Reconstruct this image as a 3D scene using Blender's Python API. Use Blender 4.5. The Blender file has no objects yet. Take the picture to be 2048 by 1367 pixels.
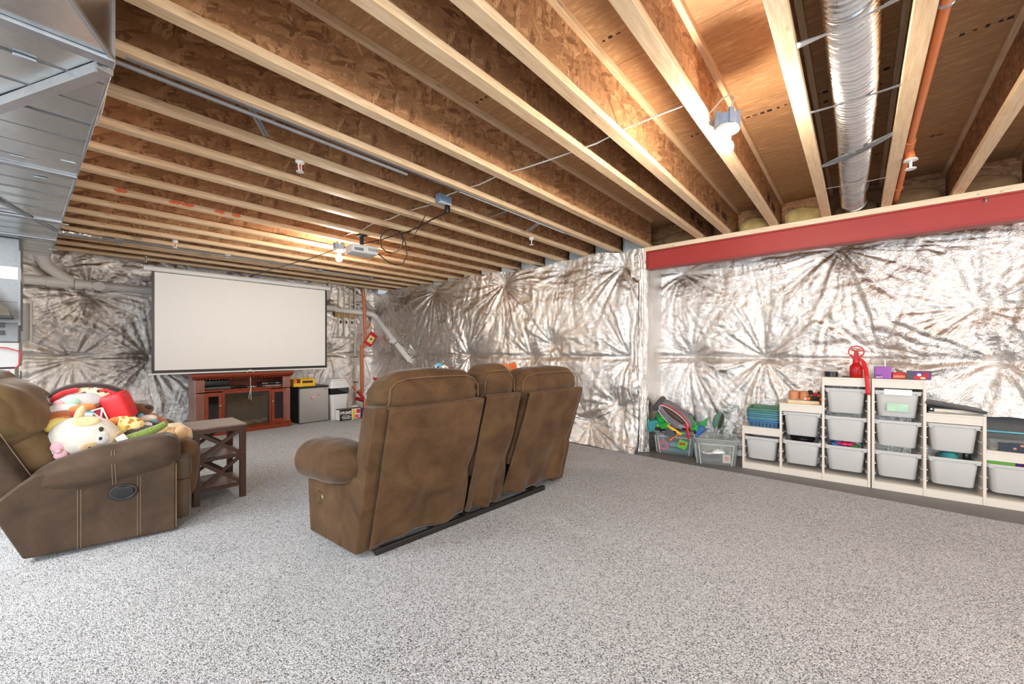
import bpy, bmesh, math, random
import numpy as np
from mathutils import Vector, Matrix, noise, Euler
random.seed(7)
rng = np.random.default_rng(11)
PI = math.pi
scene = bpy.context.scene
COL = scene.collection

# ------------------------------------------------------------------ camera
CAM_H = 1.18
YAW = math.radians(40.85)               # forward direction measured from +X towards +Y
cam_d = bpy.data.cameras.new('camera')
cam = bpy.data.objects.new('camera', cam_d)
COL.objects.link(cam)
cam.location = (0, 0, CAM_H)
cam.rotation_euler = (PI/2, 0, YAW - PI/2)
cam_d.sensor_fit = 'HORIZONTAL'
cam_d.sensor_width = 36.0
cam_d.lens = 36.0*800.0/2048.0
cam_d.shift_y = (698.0-683.5)/2048.0
cam_d.clip_start = 0.02
scene.camera = cam

# ------------------------------------------------------------------ world, lights, exposure
scene.view_settings.view_transform = 'Standard'
scene.view_settings.look = 'None'
scene.view_settings.gamma = 1.0
scene.view_settings.use_curve_mapping = False
scene.view_settings.exposure = 0.08

world = bpy.data.worlds.new('world')
scene.world = world
world.use_nodes = True
world.node_tree.nodes['Background'].inputs[0].default_value = (0.75, 0.87, 1.0, 1)
world.node_tree.nodes['Background'].inputs[1].default_value = 0.6

def area_light(name, loc, target, sx, sy, power, color):
    d = bpy.data.lights.new(name, 'AREA')
    d.shape = 'RECTANGLE'; d.size = sx; d.size_y = sy
    d.energy = power; d.color = color
    o = bpy.data.objects.new(name, d)
    COL.objects.link(o)
    o.location = loc
    o.rotation_euler = (Vector(target)-Vector(loc)).to_track_quat('-Z', 'Y').to_euler()
    return o
# added fill lamps out of view; the left one stands for inferred cool daylight
area_light('rear_fill_light', (1.6, -4.3, 1.35), (2.2, 3.0, 1.0), 3.6, 2.2, 130, (1.0, 0.985, 0.97))
area_light('overhead_rear_fill', (-0.9, -1.6, 2.32), (0.6, 2.2, 0.0), 2.6, 1.6, 50, (1.0, 0.99, 0.97))  # overhead fill added to brighten the carpet
area_light('left_daylight_fill', (-2.85, 0.3, 1.35), (3.0, 2.4, 0.9), 4.2, 1.7, 300, (0.68, 0.85, 1.0))
area_light('left_bay_fill', (-1.7, 3.6, 2.3), (-0.3, 4.6, 0.0), 2.4, 1.2, 235, (0.97, 0.99, 1.0))  # fill added to brighten the deep left and back wall
BULB_STRENGTH = 1250.0
BULB_COLOR = (1.0, 0.88, 0.73)

# ------------------------------------------------------------------ picture geometry -> world points
FW = (math.cos(YAW), math.sin(YAW)); RT = (math.sin(YAW), -math.cos(YAW))
def ray(x, y):
    u = (x-1024.0)/800.0
    return (FW[0]+RT[0]*u, FW[1]+RT[1]*u, (698.0-y)/800.0)
def on(x, y, X=None, Y=None, Z=None):
    d = ray(x, y)
    t = X/d[0] if X is not None else (Y/d[1] if Y is not None else (Z-CAM_H)/d[2])
    return Vector((d[0]*t, d[1]*t, CAM_H+d[2]*t))

# ------------------------------------------------------------------ materials
def lin(c):
    return tuple((v/12.92 if v <= 0.04045 else ((v+0.055)/1.055)**2.4) for v in c)
def rgb(r, g, b):
    return lin((r/255.0, g/255.0, b/255.0)) + (1.0,)

class NT:
    def __init__(s, name):
        s.m = bpy.data.materials.new(name); s.m.use_nodes = True
        s.t = s.m.node_tree; s.n = s.t.nodes
        s.p = s.n['Principled BSDF']; s.out = s.n['Material Output']
    def add(s, typ, **kw):
        n = s.n.new(typ)
        for k, v in kw.items(): setattr(n, k, v)
        return n
    def link(s, a, b): s.t.links.new(a, b)
    def coord(s, kind='Object', scale=(1, 1, 1), rot=(0, 0, 0)):
        tc = s.add('ShaderNodeTexCoord'); mp = s.add('ShaderNodeMapping')
        mp.inputs['Scale'].default_value = scale; mp.inputs['Rotation'].default_value = rot
        s.link(tc.outputs[kind], mp.inputs[0]); return mp.outputs[0]
    def noise(s, vec, scale, detail=3, rough=0.55, dist=0.0):
        n = s.add('ShaderNodeTexNoise')
        n.inputs['Scale'].default_value = scale; n.inputs['Detail'].default_value = detail
        n.inputs['Roughness'].default_value = rough; n.inputs['Distortion'].default_value = dist
        s.link(vec, n.inputs['Vector']); return n.outputs['Fac']
    def ramp(s, fac, stops):
        r = s.add('ShaderNodeValToRGB'); e = r.color_ramp.elements
        while len(e) < len(stops): e.new(0.5)
        for i, (p, c) in enumerate(stops):
            e[i].position = p; e[i].color = c if len(c) == 4 else tuple(c)+(1,)
        s.link(fac, r.inputs[0]); return r.outputs[0]
    def math(s, op, a, b=None):
        n = s.add('ShaderNodeMath', operation=op)
        for i, v in enumerate((a, b)):
            if v is None: continue
            if isinstance(v, (int, float)): n.inputs[i].default_value = v
            else: s.link(v, n.inputs[i])
        return n.outputs[0]
    def mix(s, fac, a, b, mode='MIX'):
        n = s.add('ShaderNodeMix', data_type='RGBA', blend_type=mode)
        if isinstance(fac, (int, float)): n.inputs[0].default_value = fac
        else: s.link(fac, n.inputs[0])
        for i, v in ((6, a), (7, b)):
            if isinstance(v, tuple): n.inputs[i].default_value = v
            else: s.link(v, n.inputs[i])
        return n.outputs[2]
    def bump(s, h, strength=0.3, dist=0.01):
        b = s.add('ShaderNodeBump'); b.inputs['Strength'].default_value = strength
        b.inputs['Distance'].default_value = dist
        s.link(h, b.inputs['Height']); s.link(b.outputs[0], s.p.inputs['Normal']); return b
    def base(s, c):
        if isinstance(c, tuple): s.p.inputs['Base Color'].default_value = c
        else: s.link(c, s.p.inputs['Base Color'])
    def set(s, **kw):
        for k, v in kw.items(): s.p.inputs[k.replace('_', ' ')].default_value = v

def sh(c, f):
    return (min(1, c[0]*f), min(1, c[1]*f), min(1, c[2]*f), 1)

def simple(name, c, rough=0.5, metal=0.0, var=0.12, scale=14.0, bump=0.0, bscale=60.0, sheen=0.0, stretch=(1, 1, 1), coat=0.0):
    t = NT(name); v = t.coord(scale=stretch)
    f = t.noise(v, scale, 4)
    t.base(t.ramp(f, [(0.3, sh(c, 1-var)), (0.7, sh(c, 1+var))]))
    t.set(Roughness=rough, Metallic=metal)
    if sheen: t.set(Sheen_Weight=sheen)
    if coat: t.set(Coat_Weight=coat)
    if bump: t.bump(t.noise(v, bscale, 4), bump, 0.004)
    return t.m

M = {}
def mk_foil(name, rough, tint, bmp=0.6):
    t = NT(name); v = t.coord()
    f = t.noise(v, 5, 4)
    t.base(t.ramp(f, [(0.3, sh(tint, 0.93)), (0.7, sh(tint, 1.03))]))
    t.set(Metallic=1.0)
    r = t.add('ShaderNodeMapRange'); r.inputs['To Min'].default_value = rough*0.8; r.inputs['To Max'].default_value = rough*1.35
    t.link(t.noise(v, 9, 3), r.inputs[0]); t.link(r.outputs[0], t.p.inputs['Roughness'])
    # crinkle: ridged noise, plus the reinforcing scrim grid
    n1 = t.noise(v, 26, 5, 0.62, 0.6)
    rid = t.math('ABSOLUTE', t.math('SUBTRACT', n1, 0.5))
    n2 = t.noise(v, 75, 3, 0.6, 0.3)
    rid2 = t.math('ABSOLUTE', t.math('SUBTRACT', n2, 0.5))
    w = t.add('ShaderNodeTexWave', wave_type='BANDS', bands_direction='Z'); w.inputs['Scale'].default_value = 26
    t.link(v, w.inputs['Vector'])
    h = t.math('ADD', t.math('MULTIPLY', rid, 1.0), t.math('MULTIPLY', rid2, 0.35))
    h = t.math('ADD', h, t.math('MULTIPLY', w.outputs['Fac'], 0.022))
    t.bump(h, bmp, 0.022)
    return t.m
M['foil'] = mk_foil('foil_facing', 0.2, rgb(232, 227, 222))
M['foil_duct'] = mk_foil('foil_flex', 0.24, rgb(226, 222, 220), 0.12)

def mk_osb(name, dark, mid, light, flake=34.0, stretch=None):
    """strand board: cells of random direction, each with its own streaks"""
    t = NT(name); v = t.coord()
    if stretch is None:
        # three layers of long flakes laid at different angles, one showing through the ragged gaps of another
        def layer(deg, seed):
            tc = t.add('ShaderNodeTexCoord')
            m0 = t.add('ShaderNodeMapping'); m0.inputs['Rotation'].default_value = (0, math.radians(deg), 0); m0.inputs['Location'].default_value = (seed, seed*2, seed*3)
            t.link(tc.outputs['Object'], m0.inputs[0])
            wn = t.add('ShaderNodeTexNoise'); wn.inputs['Scale'].default_value = 14; wn.inputs['Detail'].default_value = 3; t.link(m0.outputs[0], wn.inputs['Vector'])
            vv = t.mix(0.045, m0.outputs[0], wn.outputs['Color'], 'ADD')
            m1 = t.add('ShaderNodeMapping'); m1.inputs['Scale'].default_value = (9.0, 1.0, 40.0); t.link(vv, m1.inputs[0])
            vo = t.add('ShaderNodeTexVoronoi'); vo.inputs['Scale'].default_value = 1.0; t.link(m1.outputs[0], vo.inputs['Vector'])
            sep = t.add('ShaderNodeSeparateColor'); t.link(vo.outputs['Color'], sep.inputs[0])
            m2 = t.add('ShaderNodeMapping'); m2.inputs['Scale'].default_value = (5.0, 1.0, 90.0); t.link(vv, m2.inputs[0])
            g = t.noise(m2.outputs[0], 1.0, 4, 0.65)
            return t.math('ADD', t.math('MULTIPLY', sep.outputs[0], 0.44), t.math('MULTIPLY', g, 0.50))
        l1, l2, l3 = layer(18, 1.0), layer(78, 4.0), layer(-47, 9.0)
        def mask(sc, off, th):
            mp = t.add('ShaderNodeMapping'); mp.inputs['Location'].default_value = (off, off, off); t.link(v, mp.inputs[0])
            return t.math('GREATER_THAN', t.noise(mp.outputs[0], sc, 4, 0.7, 0.8), th)
        def blend(f, a, b):
            n = t.add('ShaderNodeMix', data_type='FLOAT'); t.link(f, n.inputs[0]); t.link(a, n.inputs[2]); t.link(b, n.inputs[3]); return n.outputs[0]
        val = blend(mask(11, 2.0, 0.52), l1, l2)
        val = blend(mask(13, 7.0, 0.56), val, l3)
        n2 = t.noise(v, 3, 3, 0.6)
        val = t.math('ADD', t.math('MULTIPLY', val, 0.92), t.math('MULTIPLY', n2, 0.12))
    else:
        sv = t.coord(scale=stretch)
        a = t.noise(sv, 9, 6, 0.68, 0.5); b = t.noise(sv, 30, 4, 0.6, 0.3)
        val = t.math('ADD', t.math('MULTIPLY', a, 0.75), t.math('MULTIPLY', b, 0.35))
    t.base(t.ramp(val, [(0.30, dark), (0.42, sh(mid, 0.85)), (0.56, mid), (0.76, light)]))
    t.set(Roughness=0.62); t.set(Specular_IOR_Level=0.35)
    t.bump(val, 0.35, 0.004)
    return t.m
M['osb'] = mk_osb('strand_board_web', rgb(128, 86, 56), rgb(170, 122, 82), rgb(202, 158, 114))
M['subfloor'] = mk_osb('strand_board_subfloor', rgb(112, 74, 44), rgb(180, 136, 94), rgb(216, 178, 134), stretch=(5.5, 0.9, 1.0))

def mk_wood(name, c1, c2, stretch=(1.2, 14, 14), rough=0.55, scale=5, knots=True):
    t = NT(name); v = t.coord(scale=stretch)
    a = t.noise(v, scale, 6, 0.6, 0.4)
    col = t.ramp(a, [(0.3, c1), (0.7, c2)])
    if knots:
        vk = t.coord(scale=(3.0, 9.0, 9.0))
        vo = t.add('ShaderNodeTexVoronoi'); vo.inputs['Scale'].default_value = 1.2; t.link(vk, vo.inputs['Vector'])
        k = t.ramp(vo.outputs['Distance'], [(0.05, (1, 1, 1)), (0.11, (0, 0, 0))])
        col = t.mix(t.math('MULTIPLY', k, 0.55), col, sh(c1, 0.45))
    t.base(col); t.set(Roughness=rough); t.bump(a, 0.15, 0.003)
    return t.m
M['pine'] = mk_wood('pine_flange', rgb(200, 164, 124), rgb(228, 200, 164))
M['pine_pale'] = mk_wood('pine_plate', rgb(212, 186, 152), rgb(236, 216, 188), stretch=(14, 1.2, 14))
M['cherry'] = mk_wood('cherry_veneer', rgb(104, 38, 20), rgb(150, 62, 34), stretch=(3, 3, 12), rough=0.3, knots=False)
M['walnut'] = mk_wood('walnut_stain', rgb(46, 23, 12), rgb(72, 38, 21), stretch=(12, 2, 12), rough=0.5, knots=False)
M['walnut_top_sheen'] = mk_wood('walnut_top_sheen', rgb(92, 74, 62), rgb(132, 112, 98), stretch=(2, 14, 6), rough=0.28, knots=False)  # paler than the legs; reflected light painted into the wood colour

def mk_suede(name, dark, light):
    t = NT(name); v = t.coord()
    a = t.noise(v, 5, 5, 0.6, 0.6); b = t.noise(v, 160, 2)
    val = t.math('ADD', t.math('MULTIPLY', a, 0.85), t.math('MULTIPLY', b, 0.18))
    t.base(t.ramp(val, [(0.34, dark), (0.68, light)]))
    t.set(Roughness=0.82, Sheen_Weight=0.16, Sheen_Roughness=0.35, Specular_IOR_Level=0.2)
    t.bump(t.math('ADD', t.math('MULTIPLY', t.noise(v, 300, 2), 0.3), t.noise(v, 22, 4)), 0.22, 0.006)
    return t.m
M['suede'] = mk_suede('brown_suede', rgb(68, 47, 29), rgb(97, 71, 46))
M['suede_dark'] = mk_suede('dark_suede', rgb(60, 47, 37), rgb(84, 67, 53))
M['suede_pale'] = mk_suede('pale_suede', rgb(92, 72, 46), rgb(122, 98, 68))
M['stitch'] = simple('stitching', rgb(158, 138, 110), 0.8)

def mk_carpet():
    t = NT('carpet_pile'); v = t.coord()
    vo = t.add('ShaderNodeTexVoronoi'); vo.inputs['Scale'].default_value = 215; t.link(v, vo.inputs['Vector'])
    sep = t.add('ShaderNodeSeparateColor'); t.link(vo.outputs['Color'], sep.inputs[0])
    n = t.noise(v, 150, 3, 0.7); big = t.noise(v, 1.3, 3)
    val = t.math('ADD', t.math('MULTIPLY', sep.outputs[0], 0.55), t.math('MULTIPLY', n, 0.75))
    val = t.math('ADD', val, t.math('MULTIPLY', t.math('SUBTRACT', big, 0.5), 0.16))
    t.base(t.ramp(val, [(0.38, rgb(102, 102, 104)), (0.54, rgb(186, 187, 190)), (0.72, rgb(217, 218, 221)), (0.9, rgb(234, 235, 237))]))
    t.set(Roughness=0.95, Specular_IOR_Level=0.1, Sheen_Weight=0.15)
    h = t.math('SUBTRACT', val, t.math('MULTIPLY', vo.outputs['Distance'], 0.9))
    t.bump(h, 0.9, 0.010)
    return t.m
M['carpet'] = mk_carpet()
M['concrete'] = simple('grey_painted_concrete', rgb(104, 102, 100), 0.45, var=0.08, scale=6, bump=0.08)
M['wall_paint'] = simple('pale_wall', rgb(206, 202, 196), 0.8, var=0.04)
def mk_galv(name, c, rough):
    t = NT(name); v = t.coord()
    vo = t.add('ShaderNodeTexVoronoi'); vo.inputs['Scale'].default_value = 55; t.link(v, vo.inputs['Vector'])
    sep = t.add('ShaderNodeSeparateColor'); t.link(vo.outputs['Color'], sep.inputs[0])
    val = t.math('ADD', t.math('MULTIPLY', sep.outputs[0], 0.3), t.noise(v, 4, 3))
    t.base(t.ramp(val, [(0.35, sh(c, 0.9)), (0.9, sh(c, 1.06))]))
    t.set(Metallic=1.0, Roughness=rough)
    t.bump(t.noise(v, 3.0, 2), 0.12, 0.02)
    return t.m
M['galv'] = mk_galv('galvanised_steel', rgb(206, 211, 214), 0.27)
M['galv_pale'] = mk_galv('galvanised_pale', rgb(186, 188, 190), 0.42)
M['galv_strap'] = mk_galv('galvanised_strap', rgb(170, 173, 177), 0.42)
M['galv_bead'] = mk_galv('galvanised_bead', rgb(120, 122, 124), 0.35)
M['red_steel'] = simple('red_primer', rgb(160, 46, 41), 0.5, var=0.06, scale=3, bump=0.05)
M['black_metal'] = simple('black_metal', rgb(30, 27, 25), 0.45)
M['black'] = simple('black_plastic', rgb(26, 25, 25), 0.35)
M['black_gloss'] = simple('black_gloss', rgb(20, 20, 21), 0.1)
M['grey_plastic'] = simple('grey_plastic', rgb(120, 122, 126), 0.5)
M['blue_grey'] = simple('blue_grey_plastic', rgb(120, 138, 160), 0.5)
M['white_plastic'] = simple('white_plastic', rgb(214, 212, 209), 0.4, var=0.03)
M['pvc'] = simple('white_pvc', rgb(222, 219, 214), 0.35, var=0.03)
M['pvc_glue'] = simple('pvc_primer', rgb(150, 140, 150), 0.4)  # purple-grey primer colour of the glued pipe joints
M['cream_paint'] = simple('cream_paint', rgb(216, 208, 197), 0.42, var=0.025, scale=5)
M['orange_pipe'] = simple('orange_pipe', rgb(208, 116, 62), 0.45, var=0.06)
M['cable_white'] = simple('white_cable', rgb(214, 208, 198), 0.5)
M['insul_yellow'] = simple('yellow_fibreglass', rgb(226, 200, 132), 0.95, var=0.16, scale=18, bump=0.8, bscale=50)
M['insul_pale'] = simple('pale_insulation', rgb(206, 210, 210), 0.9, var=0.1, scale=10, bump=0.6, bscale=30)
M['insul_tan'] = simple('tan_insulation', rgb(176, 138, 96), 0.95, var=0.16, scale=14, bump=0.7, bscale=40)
M['screen'] = simple('screen_fabric', rgb(226, 221, 216), 0.85, var=0.01)
M['silver'] = simple('silver_door', rgb(176, 174, 170), 0.36, metal=0.75, var=0.03)
M['chrome'] = simple('chrome', rgb(200, 196, 190), 0.2, metal=1.0)
M['brass'] = simple('aged_brass', rgb(150, 128, 92), 0.35, metal=1.0)
M['pilaster'] = simple('pilaster_glare', rgb(142, 96, 84), 0.18, var=0.06, coat=0.6)  # paler than the cherry; glare painted into the colour
M['furnace_white'] = simple('furnace_white', rgb(168, 167, 165), 0.5, var=0.04)
M['plenum_steel'] = mk_galv('plenum_steel', rgb(150, 152, 154), 0.6)
M['dark_glass'] = simple('dark_glass', rgb(18, 16, 14), 0.06, coat=0.5)
M['firebox_glass'] = simple('firebox_glass', rgb(64, 54, 38), 0.08, var=0.2, scale=8, coat=0.6)
M['stone'] = simple('firebox_log', rgb(92, 80, 60), 0.9, var=0.3)
M['print_red'] = simple('red_print', rgb(196, 54, 46), 0.5)
M['print_black'] = simple('black_print', rgb(44, 34, 28), 0.7)
M['print_white'] = simple('white_print', rgb(236, 232, 226), 0.5)
M['spray_paint'] = simple('orange_red_spray_paint', rgb(220, 112, 74), 0.8, var=0.2, scale=60)

def cm(key, r, g, b, rough=0.55, **kw):
    M[key] = simple(key, rgb(r, g, b), rough, **kw)
for key, r, g, b in [('red', 206, 30, 38), ('deep_red', 168, 20, 34), ('green', 40, 158, 62), ('lime', 112, 190, 66), ('teal', 44, 132, 134),
                     ('blue', 42, 96, 160), ('purple', 150, 80, 168), ('dark_purple', 92, 44, 130), ('orange', 232, 110, 46), ('yellow', 236, 196, 48),
                     ('gold_yellow', 226, 178, 40), ('pink', 226, 150, 168), ('hot_pink', 224, 52, 110), ('sky_blue', 96, 168, 190),
                     ('basket_green', 82, 128, 104), ('basket_teal', 70, 124, 136), ('basket_mid', 84, 138, 150), ('basket_blue', 62, 110, 152), ('navy', 34, 44, 62),
                     ('cardboard', 206, 136, 92), ('grey_cloth', 112, 108, 116), ('dark_brown', 70, 46, 32), ('slate', 74, 72, 72), ('skin_peach', 214, 150, 118)]:
    cm(key, r, g, b)
def plush(key, r, g, b, var=0.1):
    M[key] = simple(key, rgb(r, g, b), 0.95, var=var, scale=26, bump=0.6, bscale=140, sheen=0.4)
for key, r, g, b in [('plush_cream', 224, 213, 198), ('plush_tan', 222, 188, 140), ('plush_grey', 178, 174, 172), ('plush_orange', 204, 126, 60),
                     ('plush_yellow', 236, 212, 110), ('plush_brown', 112, 74, 48), ('plush_dark', 54, 40, 34), ('plush_teddy', 196, 158, 112),
                     ('plush_green', 112, 132, 52), ('plush_pink', 230, 176, 184), ('plush_mint', 178, 214, 190), ('plush_red', 204, 30, 40),
                     ('plush_rust', 176, 92, 40), ('plush_white', 222, 218, 214)]:
    plush(key, r, g, b)

def mk_spots(name, ground, spot, scale, lo, hi):
    t = NT(name); v = t.coord()
    vo = t.add('ShaderNodeTexVoronoi'); vo.inputs['Scale'].default_value = scale; t.link(v, vo.inputs['Vector'])
    t.base(t.ramp(vo.outputs['Distance'], [(lo, spot), (hi, ground)])); t.set(Roughness=0.95)
    t.bump(t.noise(v, 140, 3), 0.5, 0.003)
    return t.m
M['giraffe'] = mk_spots('giraffe_plush', rgb(246, 226, 160), rgb(198, 130, 52), 34, 0.42, 0.5)
M['cow_spots'] = mk_spots('black_spotted_plush', rgb(240, 234, 226), rgb(36, 32, 32), 24, 0.34, 0.42)
M['leopard'] = mk_spots('patterned_plush', rgb(234, 206, 168), rgb(60, 40, 30), 24, 0.30, 0.42)

def mk_thin(name, c, transp, rough=0.25, transl=0.35):
    """thin moulded plastic: part clear, part milky"""
    t = NT(name); v = t.coord()
    f = t.noise(v, 8, 3)
    t.base(t.ramp(f, [(0.3, sh(c, 0.97)), (0.7, c)])); t.set(Roughness=rough)
    tr = t.add('ShaderNodeBsdfTransparent'); tr.inputs[0].default_value = (0.93, 0.95, 0.95, 1)
    tl = t.add('ShaderNodeBsdfTranslucent'); tl.inputs[0].default_value = c
    m1 = t.add('ShaderNodeMixShader'); m1.inputs[0].default_value = transl
    t.link(t.p.outputs[0], m1.inputs[1]); t.link(tl.outputs[0], m1.inputs[2])
    m2 = t.add('ShaderNodeMixShader'); m2.inputs[0].default_value = transp
    t.link(m1.outputs[0], m2.inputs[1]); t.link(tr.outputs[0], m2.inputs[2])
    t.link(m2.outputs[0], t.out.inputs[0])
    return t.m
M['bin_white'] = mk_thin('frosted_white_plastic', rgb(232, 231, 229), 0.10, 0.4, 0.3)
M['bin_clear'] = mk_thin('clear_plastic', rgb(226, 230, 230), 0.85, 0.12, 0.2)
M['bottle_clear'] = mk_thin('clear_bottle', rgb(228, 224, 216), 0.62, 0.12, 0.3)
M['red_clear'] = mk_thin('clear_red_plastic', rgb(226, 40, 34), 0.12, 0.15, 0.5)

def mk_bulb():
    t = NT('lit_bulb_glass'); v = t.coord()
    f = t.noise(v, 4, 1)
    t.base((1, 0.95, 0.85, 1))
    t.set(Emission_Strength=BULB_STRENGTH)
    t.link(t.ramp(f, [(0.0, BULB_COLOR), (1.0, BULB_COLOR)]), t.p.inputs['Emission Color'])
    return t.m
M['bulb'] = mk_bulb()

# ------------------------------------------------------------------ mesh building helpers
class B:
    """collects shapes into one mesh"""
    def __init__(s): s.v = []; s.f = []
    def add(s, vs, fs):
        o = len(s.v); s.v += [tuple(p) for p in vs]; s.f += [tuple(i+o for i in f) for f in fs]; return o
    def box(s, x0, y0, z0, x1, y1, z1):
        s.add([(x0, y0, z0), (x1, y0, z0), (x1, y1, z0), (x0, y1, z0), (x0, y0, z1), (x1, y0, z1), (x1, y1, z1), (x0, y1, z1)],
              [(3, 2, 1, 0), (4, 5, 6, 7), (0, 1, 5, 4), (1, 2, 6, 5), (2, 3, 7, 6), (3, 0, 4, 7)]); return s
    def obox(s, c, size, rot=(0, 0, 0)):
        m = Matrix.Translation(c) @ Euler(rot).to_matrix().to_4x4()
        a, b, d = size[0]/2, size[1]/2, size[2]/2
        pts = [m @ Vector(p) for p in [(-a, -b, -d), (a, -b, -d), (a, b, -d), (-a, b, -d), (-a, -b, d), (a, -b, d), (a, b, d), (-a, b, d)]]
        s.add(pts, [(3, 2, 1, 0), (4, 5, 6, 7), (0, 1, 5, 4), (1, 2, 6, 5), (2, 3, 7, 6), (3, 0, 4, 7)]); return s
    def bar(s, p, q, w, h, up=(0, 0, 1)):
        """square bar from p to q, w across, h along up"""
        p, q = Vector(p), Vector(q); d = (q-p).normalized(); u = Vector(up)
        r = d.cross(u)
        if r.length < 1e-4: r = d.cross(Vector((1, 0, 0)))
        r.normalize(); u = r.cross(d).normalized()
        r *= w/2; u *= h/2
        s.add([p-r-u, p+r-u, p+r+u, p-r+u, q-r-u, q+r-u, q+r+u, q-r+u],
              [(0, 1, 2, 3), (7, 6, 5, 4), (0, 4, 5, 1), (1, 5, 6, 2), (2, 6, 7, 3), (3, 7, 4, 0)]); return s
    def rings(s, rings, cap=True, closed_ring=True):
        n = len(rings[0]); vs = [p for r in rings for p in r]; fs = []
        for k in range(len(rings)-1):
            for i in range(n if closed_ring else n-1):
                j = (i+1) % n
                fs.append((k*n+i, k*n+j, (k+1)*n+j, (k+1)*n+i))
        if cap:
            fs.append(tuple(reversed(range(n)))); o = (len(rings)-1)*n; fs.append(tuple(range(o, o+n)))
        s.add(vs, fs); return s
    def tube(s, pts, r, n=8, cap=True):
        pts = [Vector(p) for p in pts]; R = r if isinstance(r, (list, tuple)) else [r]*len(pts)
        rings = []; prev = None
        for i, p in enumerate(pts):
            t = (pts[min(i+1, len(pts)-1)]-pts[max(i-1, 0)]).normalized()
            if prev is None:
                a = t.cross(Vector((0, 0, 1)))
                if a.length < 1e-3: a = t.cross(Vector((1, 0, 0)))
            else:
                a = prev - t*prev.dot(t)
                if a.length < 1e-4: a = t.cross(Vector((0, 0, 1)))
            a.normalize(); b = t.cross(a); prev = a
            rings.append([p+(a*math.cos(2*PI*k/n)+b*math.sin(2*PI*k/n))*R[i] for k in range(n)])
        return s.rings(rings, cap)
    def cyl(s, p, q, r, n=16, r2=None): return s.tube([p, q], [r, r if r2 is None else r2], n)
    def lathe(s, c, prof, n=20):
        c = Vector(c)
        return s.rings([[c+Vector((r*math.cos(2*PI*k/n), r*math.sin(2*PI*k/n), z)) for k in range(n)] for r, z in prof])
    def torus(s, c, R, r, axis=(0, 0, 1), n=24, m=8, sx=1.0):
        q = Vector((0, 0, 1)).rotation_difference(Vector(axis)); c = Vector(c)
        rings = []
        for i in range(n+1):
            a = 2*PI*i/n
            rings.append([c+q @ Vector((sx*(R+r*math.cos(2*PI*k/m))*math.cos(a), (R+r*math.cos(2*PI*k/m))*math.sin(a), r*math.sin(2*PI*k/m))) for k in range(m)])
        return s.rings(rings, False)
    def prism(s, poly, a, b, axis='Y'):
        """polygon extruded from a to b along an axis; poly holds the two other coordinates"""
        def P(p, t):
            return (p[0], t, p[1]) if axis == 'Y' else ((t, p[0], p[1]) if axis == 'X' else (p[0], p[1], t))
        n = len(poly)
        s.add([P(p, a) for p in poly]+[P(p, b) for p in poly],
              [tuple(range(n)), tuple(reversed(range(n, 2*n)))]+[(i, i+n, (i+1) % n+n, (i+1) % n) for i in range(n)]); return s
    def ball(s, c, r, n=14, m=10, rot=(0, 0, 0), warp=None):
        c = Vector(c); R = Euler(rot).to_matrix()
        r = (r, r, r) if isinstance(r, (int, float)) else r
        vs = [Vector((0, 0, -1))]; fs = []
        for i in range(1, m):
            a = -PI/2+PI*i/m
            for k in range(n):
                vs.append(Vector((math.cos(a)*math.cos(2*PI*k/n), math.cos(a)*math.sin(2*PI*k/n), math.sin(a))))
        vs.append(Vector((0, 0, 1)))
        for k in range(n): fs.append((0, 1+(k+1) % n, 1+k))
        for i in range(m-2):
            for k in range(n):
                a, b = 1+i*n+k, 1+i*n+(k+1) % n
                fs.append((a, b, b+n, a+n))
        o = 1+(m-2)*n
        for k in range(n): fs.append((o+k, o+(k+1) % n, len(vs)-1))
        out = []
        for p in vs:
            q = Vector((p.x*r[0], p.y*r[1], p.z*r[2]))
            if warp: q = warp(p, q)
            out.append(c+R @ q)
        s.add(out, fs); return s
    def soft(s, c, size, r, n=8, bulge=(0, 0, 0), rot=(0, 0, 0), warp=None, wob=0.0):
        """rounded padded block; warp maps a local point to a moved local point"""
        c = Vector(c); R = Euler(rot).to_matrix(); idx = {}; vs = []; fs = []
        h = [d/2 for d in size]; r = min(r, min(h)*0.999)
        def vert(a):
            if a in idx: return idx[a]
            u = [2*t/n-1 for t in a]
            p = Vector((u[0]*h[0], u[1]*h[1], u[2]*h[2]))
            q = Vector([max(-(h[i]-r), min(h[i]-r, p[i])) for i in range(3)])
            d = p-q
            if d.length > 1e-9: p = q+d.normalized()*r
            for i in range(3):
                j, k = (i+1) % 3, (i+2) % 3
                p[i] += bulge[i]*u[i]*(1-u[j]**2)*(1-u[k]**2)
            if wob:
                e = noise.noise_vector(p*9+c*5)
                p += e*wob
            if warp: p = Vector(warp(p))
            idx[a] = len(vs); vs.append(c+R @ p); return idx[a]
        for ax in range(3):
            for side in (0, n):
                for i in range(n):
                    for j in range(n):
                        def A(x, y):
                            t = [0, 0, 0]; t[ax] = side; t[(ax+1) % 3] = x; t[(ax+2) % 3] = y; return tuple(t)
                        q = [vert(A(i, j)), vert(A(i+1, j)), vert(A(i+1, j+1)), vert(A(i, j+1))]
                        fs.append(tuple(q) if side == n else tuple(reversed(q)))
        s.add(vs, fs); return s
    def loft(s, levels, m=4, cap=True):
        """levels of (cx, cy, z, half x, half y, corner radius): rounded rectangles joined upwards"""
        rings = []
        for cx, cy, z, hx, hy, r in levels:
            ring = []
            for qx, qy, a0 in ((1, 1, 0), (-1, 1, PI/2), (-1, -1, PI), (1, -1, 1.5*PI)):
                for k in range(m+1):
                    a = a0+PI/2*k/m
                    ring.append((cx+qx*(hx-r)+r*math.cos(a), cy+qy*(hy-r)+r*math.sin(a), z))
            rings.append(ring)
        return s.rings(rings, cap)
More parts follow.
